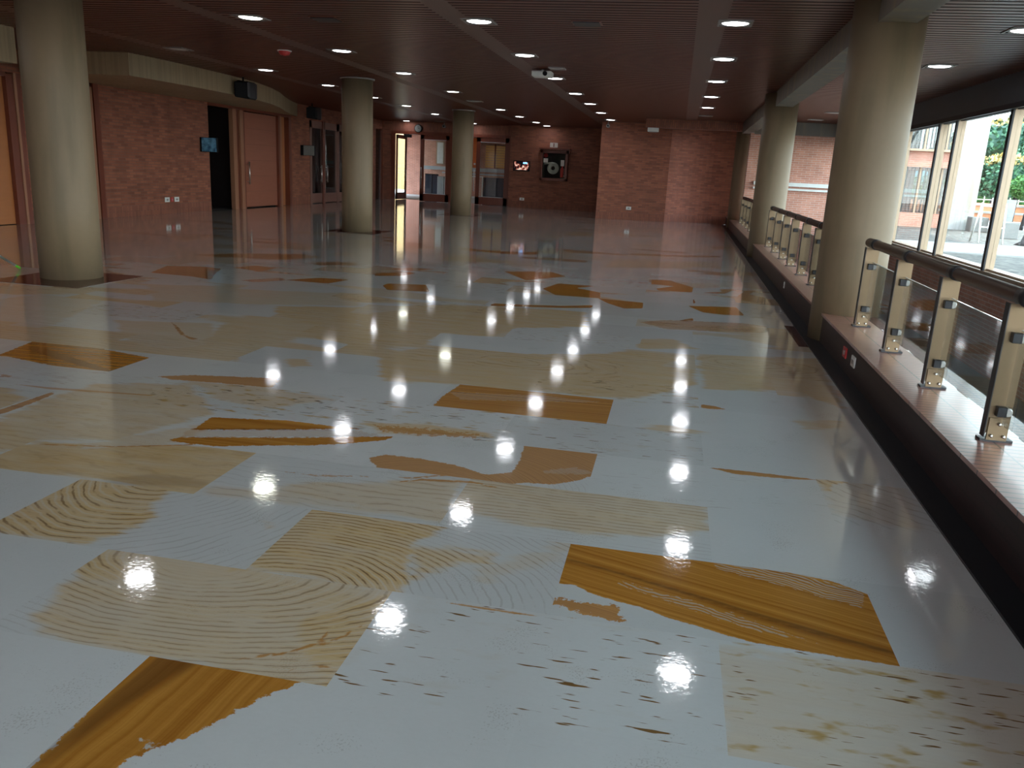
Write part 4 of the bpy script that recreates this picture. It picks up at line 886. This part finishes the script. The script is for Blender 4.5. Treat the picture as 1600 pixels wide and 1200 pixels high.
for r_ in (.22, .18, .14, .10): hs.lathe([(r_ + .02, -.05), (r_ + .02, 0), (r_ - .016, 0), (r_ - .016, -.05), (r_ + .02, -.05)], 'plaster', (-5.18, 34.80, 1.68), 28, 'y', False)
hs.tube((-5.55, 34.80, 1.84), (-5.2, 34.80, 1.90), .035, 'plaster').build('hose', t)
MB().lathe([(.06, 0), (.075, .05), (.075, .34), (.03, .42), (.03, .46)], 'redp', (-4.80, 34.8, 1.32), 20).build('extinguisher', t)
MB().lathe([(.001, -.01), (.09, -.01), (.09, 0)], 'redp', (-5.50, 34.70, 2.18), 20, 'y', False).build('round_sticker', t)
MB().box(-5.58, -5.40, 34.685, 34.689, 1.90, 2.06, 'plaster').box(-4.86, -4.72, 34.685, 34.689, 1.78, 2.02, 'plaster').build('notice', t)
t = thing('cabinet_canopy', 'dark ledge strip fixed above the fire cabinet', 'ledge', (-5.15, 34.9, 2.45)); MB().box(-5.78, -4.50, 34.6, 34.9, 2.42, 2.48, 'frame').box(-4.54, -4.50, 34.6, 34.9, 2.30, 2.42, 'frame').build('ledge', t)
t = thing('wall_sign', 'tiny pale sign above the dark fire cabinet', 'sign', (-5.2, 34.9, 2.6)); MB().box(-5.38, -5.06, 34.88, 34.9, 2.51, 2.70, 'plaster').build('plate', t); MB().box(-5.24, -5.20, 34.876, 34.88, 2.53, 2.68, 'frame').build('symbol', t)
t = thing('wall_clock', 'round grey clock above the glass exit doors', 'clock', (-11.2, 35.4, 3.05))
MB().lathe([(.17, 0), (.17, -.06), (.15, -.07)], 'black', (-11.22, 35.4, 3.05), 28, 'y').build('case', t); MB().lathe([(.001, -.075), (.145, -.075)], 'planter', (-11.22, 35.4, 3.05), 28, 'y', False).build('dial', t); MB().box(-11.225, -11.215, 35.315, 35.322, 3.05, 3.15, 'black').box(-11.22, -11.15, 35.315, 35.322, 3.045, 3.055, 'black').build('hands', t)
t = thing('door_closer', 'small black box on the header above the open doorway', 'door closer', (-11.6, 35.3, 2.75)); MB().box(-11.85, -11.50, 35.28, 35.36, 2.66, 2.80, 'black').build('body', t, .01); MB().box(-11.6, -11.2, 35.26, 35.28, 2.78, 2.80, 'steel').build('arm', t)
for (x, y, z, s) in ((-10.05, 35.3, 3.18, 'above the glass doors left of the far column'), (-2.6, 29.78, 3.17, 'on the top corner of the red brick pier')):
    t = thing('security_camera', 'small security camera ' + s, 'camera', (x, y, z)); MB().lathe([(.05, -.12), (.06, -.10), (.06, .08), (.04, .10)], 'lring', (x, y, z), 18, 'y').build('body', t); MB().tube((x, y, z + .04), (x, y, ZC), .02, 'lring').build('bracket', t); MB().lathe([(.035, -.125), (.035, -.11)], 'black', (x, y, z), 16, 'y').build('lens', t)
t = thing('emergency_light', 'white emergency light box under the soldier course soffit corner', 'emergency light', (-1.0, 27.5, 3.0)); MB().box(-1.15, -.80, 27.62, 27.85, 2.94, 3.06, 'white').build('body', t, .01); MB().box(-1.1, -.85, 27.65, 27.82, 2.925, 2.94, 'lring').build('lens', t)
# white pole with a green tip, left edge
t = thing('pole', 'white pole with bright green tip touching the floor at the left edge', 'pole', (-8.22, 9.18, 0))
a = Vector((-8.20, 9.14, .018)); d_ = Vector((.38, -.75, .265)).normalized()
MB().tube(a, a + d_ * .19, .016, 'green').build('green_tip', t); MB().tube(a + d_ * .19, a + d_ * 2.2, .0145, 'white').build('shaft', t)

# ------------------------------------------------------------------ garden
G = .30
gr = struct(MB().box(5.15, 90, -20, 33.5, -.6, G, 'gravel').box(5.15, 120, 33.5, 120, -.6, G, 'path').build('floor_garden'))
t = thing('garden_path', 'pale paved path crossing the gravel outside the windows', 'path', (8, 21, G))
MB().prism([(5.16, 19.0), (40, 22.0), (40, 25.0), (5.16, 22.4)], G, G + .03, 'path').build('paving', t)
t = thing('brick_pier', 'sunlit red brick pier outside the leftmost window', 'pier', (6.0, 28.3, G)); MB().box(5.65, 6.85, 28.1, 28.7, G, 6, 'brick_lit').build('shaft', t)
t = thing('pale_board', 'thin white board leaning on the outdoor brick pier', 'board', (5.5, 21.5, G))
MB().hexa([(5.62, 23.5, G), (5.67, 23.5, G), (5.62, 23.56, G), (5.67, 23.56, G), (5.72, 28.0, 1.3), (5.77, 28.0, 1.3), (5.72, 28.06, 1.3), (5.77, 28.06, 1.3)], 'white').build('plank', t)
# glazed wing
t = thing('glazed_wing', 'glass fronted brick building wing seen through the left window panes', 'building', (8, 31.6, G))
MB().box(6.9, 9.6, 31.6, 38, G, .78, 'brick_lit').build('base_wall', t); MB().box(6.9, 9.6, 31.5, 38, 2.33, 2.86, 'brick_lit').build('spandrel', t)
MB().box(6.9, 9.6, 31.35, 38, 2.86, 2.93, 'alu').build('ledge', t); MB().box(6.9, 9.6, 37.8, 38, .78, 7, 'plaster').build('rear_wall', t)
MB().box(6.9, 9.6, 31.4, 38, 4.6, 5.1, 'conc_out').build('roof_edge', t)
for z0q, z1q in ((.78, 2.33), (2.93, 4.6)):
    g_ = MB().box(6.95, 9.6, 31.7, 31.71, z0q, z1q, 'glass_d').build('glazing', t)
    mm = MB()
    for xx in (6.95, 7.55, 8.2, 8.9, 9.55): mm.box(xx - .03, xx + .03, 31.66, 31.74, z0q, z1q, 'alu')
    mm.build('mullions', g_)
    cu_ = MB()
    for i in range(22): cu_.box(7.0 + i * .12, 7.05 + i * .12, 32.0 + (i % 2) * .05, 32.04 + (i % 2) * .05, z0q, z1q, 'greyp')
    cu_.build('curtain', t)
t = thing('fluted_column', 'tall pale board-marked concrete column outside the windows', 'column', (9.65, 31.4, G)); MB().prism([(9.25, 31.2), (9.98, 31.1), (10.15, 31.75), (9.45, 31.9)], G, 9, 'conc_out').build('shaft', t)
t = thing('round_planter', 'tall grey cylindrical concrete planter in the garden', 'planter', (10.45, 31.6, G)); MB().lathe([(.30, 0), (.34, 1.1), (.31, 1.1), (.30, .98), (.001, .98)], 'planter', (10.55, 30.2, G), 32, caps=False).build('pot', t)
for (x, y, s, k) in ((9.98, 30.6, 'left of the round planter', .27), (9.62, 26.9, 'right of the white ladder', .24)):
    t = thing('concrete_block', 'grey concrete cube seat ' + s, 'block', (x, y, G)); MB().prism([(x - k, y - k), (x + k, y - k * .8), (x + k, y + k), (x - k, y + k)], G, G + .48, 'planter').build('block', t, .02)
t = thing('ladder', 'white metal A-frame ladder standing on the garden path', 'ladder', (7.85, 23.3, G))
for xx, nm in ((7.60, 'left_rail'), (8.16, 'right_rail')):
    MB().tube((xx, 23.0, G + .03), (xx + .03, 23.3, 1.33), .022, 'white').tube((xx + .03, 23.3, 1.33), (xx, 23.65, G + .03), .022, 'white').build('rail', t)
MB().tube((7.60, 23.1, .73), (8.16, 23.1, .73), .018, 'white').tube((7.62, 23.28, 1.25), (8.18, 23.28, 1.25), .018, 'white').build('rung', t)
def add_leaves(name, blobs, n, size, m, parent, seed, m2=None, top=0):
    rr = np.random.RandomState(seed); V = []; F = []; MI = []; RV = []
    wts = np.array([b[3] * b[4] * b[5] for b in blobs]) ** .67; wts /= wts.sum()
    for bi, b in enumerate(blobs):
        k = int(n * wts[bi]); d = rr.normal(size=(k, 3)); d /= np.linalg.norm(d, axis=1)[:, None]
        rad = .80 + .25 * rr.rand(k); P = d * rad[:, None] * np.array(b[3:6]) + np.array(b[:3])
        a = rr.normal(size=(k, 3)); a /= np.linalg.norm(a, axis=1)[:, None]; bb = np.cross(a, rr.normal(size=(k, 3))); bb /= np.linalg.norm(bb, axis=1)[:, None]
        s = size * (.6 + .8 * rr.rand(k))[:, None]
        base = len(V) and sum(len(v) for v in V)
        q = np.stack([P - a * s, P + bb * s * .6, P + a * s, P - bb * s * .6], 1).reshape(-1, 3)
        V.append(q); idx = np.arange(k * 4).reshape(k, 4) + base; F.append(idx); MI.append(((d[:, 2] > top) & (rr.rand(k) < .75)).astype(int) if m2 else np.zeros(k, int)); RV.append(np.repeat(rr.rand(k), 4))
    V = np.concatenate(V); F = np.concatenate(F)
    me = bpy.data.meshes.new(name); me.from_pydata(V.tolist(), [], F.tolist()); me.materials.append(M[m])
    if m2: me.materials.append(M[m2])
    me.polygons.foreach_set('material_index', np.concatenate(MI).astype(np.int32))
    at = me.attributes.new('rnd', 'FLOAT', 'POINT'); at.data.foreach_set('value', np.concatenate(RV).astype(np.float32))
    o = bpy.data.objects.new(name, me); COL.objects.link(o); o.parent = parent; o.matrix_parent_inverse = parent.matrix_world.inverted(); return o
def core(blobs, parent, m='leaf'):
    mb = MB()
    for x, y, z, a, b, c in blobs:
        nn = 8
        mb.lathe([(.001, -.82)] + [(.82 * math.cos(t_), .82 * math.sin(t_)) for t_ in [(-.5 + i / nn) * math.pi for i in range(1, nn)]] + [(.001, .82)], m, (0, 0, 0), 14, caps=False)
        k = 14 * 4 * nn
        mb.v[-k:] = [(x + p[0] * a, y + p[1] * b, z + p[2] * c) for p in mb.v[-k:]]
    return mb.build('inner_foliage', parent)
def tree(label, x, y, trunk, blobs, n=2500, size=.16, m='leaf', m2=None, top=0.3, seed=1, cat='tree', r=.16):
    t = thing('garden_tree' if cat == 'tree' else 'garden_shrub', label, cat, (x, y, G))
    MB().tube((x, y, G), (x + .1, y, trunk), r, 'bark', 12, r * .6).build('trunk', t)
    add_leaves('foliage', blobs, n, size, m, t, seed, m2, top); core(blobs, t, m); return t
tree('dark clipped tree with yellow-orange top outside the window', 15.0, 42, 1.6, [(14.4, 42, 2.35, 1.6, 1.5, .95), (15.9, 42.5, 2.3, 1.5, 1.5, .9), (13.6, 42.3, 2.3, .9, 1.2, .8)], 7000, .10, 'leaf', 'leafy', .55, 3)
tree('big hazy green tree behind the clipped ones', 18.5, 55, 3.0, [(18.0, 55, 4.3, 2.6, 2.4, 1.5), (21, 56, 4.6, 2.8, 2.4, 2.2), (16.0, 55, 3.4, 1.6, 2, 1.1), (23.5, 56, 5.4, 3, 2.4, 2.8)], 8000, .16, 'leaf', 'leafy', .75, 5)
tree('dark tree at the right edge beyond the window', 17.5, 46, 2.0, [(17.6, 46, 3.2, 1.4, 1.4, 1.4), (19.5, 46, 3.6, 1.8, 1.4, 1.6)], 6000, .12, 'leaf', None, .5, 8)
tree('bright green clipped shrub tree near the right edge', 12.6, 34, 1.5, [(12.7, 34, 1.86, .75, .8, .46), (13.6, 34.3, 1.86, .9, .8, .5)], 5000, .06, 'leaf2', None, .5, 9, r=.07)
t = thing('tree_trunk', 'thick dark tree trunk at the far right edge of the garden', 'tree', (9.05, 23.7, G))
MB().lathe([(.42, 0), (.27, .10), (.20, .35), (.17, .9), (.18, 1.6), (.22, 4.5)], 'bark', (9.12, 23.7, G), 20).build('trunk', t)
bt = MB(); bt.tube((9.12, 23.7, 2.4), (9.9, 24.0, 4.2), .10, 'bark', 10, .05); bt.tube((9.12, 23.7, 1.9), (8.9, 24.4, 4.0), .08, 'bark', 10, .04); bt.build('branches', t)
# terraces with low red walls
for i, (yy, z, s) in enumerate(((44.5, .62, 'front'), (47.0, .95, 'rear'))):
    t = thing('low_wall', 'low red garden wall with pale coping, %s one of two' % s, 'low wall', (16, yy, G))
    MB().box(12.6, 40, yy, yy + .4, G, z, 'terracotta').build('wall', t); MB().box(12.5, 40, yy - .05, yy + .5, z, z + .09, 'path').build('coping', t)
t = thing('garden_bed', 'orange terracotta paved strip beyond the low walls', 'paving', (20, 51, .98)); MB().box(13, 60, 47.6, 53, G, 1.02, 'terracotta').build('paving', t)
t = thing('garden_fence', 'thin pale metal fence behind the low walls', 'fence', (18, 52, 1.0))
fe = MB()
for i in range(60): fe.box(13 + i * .45, 13.05 + i * .45, 52, 52.05, 1.02, 1.9, 'greyp')
for z in (1.2, 1.5, 1.85): fe.box(13, 40, 52, 52.04, z, z + .05, 'greyp')
fe.build('bars', t)
t = thing('hedge', 'long green hedge line behind the pale fence', 'hedge', (28, 58, G)); blobs = [(14 + i * 2.4, 59, 1.3, 1.7, 1.2, 1.3) for i in range(12)]
add_leaves('foliage', blobs, 6000, .14, 'leaf2', t, 11); core(blobs, t, 'leaf2')
hl = []
for i in range(41):
    x = -60 + i * 9.0; hl.append((x, 14 + 6 * math.sin(i * .35) + 3 * math.sin(i * .9)))
hm = MB()
for (xa, za), (xb, zb) in zip(hl, hl[1:]):
    hm.face([(xa, 200, -2), (xb, 200, -2), (xb, 235, zb), (xa, 235, za)], 'hill'); hm.face([(xa, 235, za), (xb, 235, zb), (xb, 270, -2), (xa, 270, -2)], 'hill')
struct(hm.build('ground_hills'))
struct(MB().box(-150, 300, -80, 300, -3.2, -2.2, 'planter').build('ground_far'))
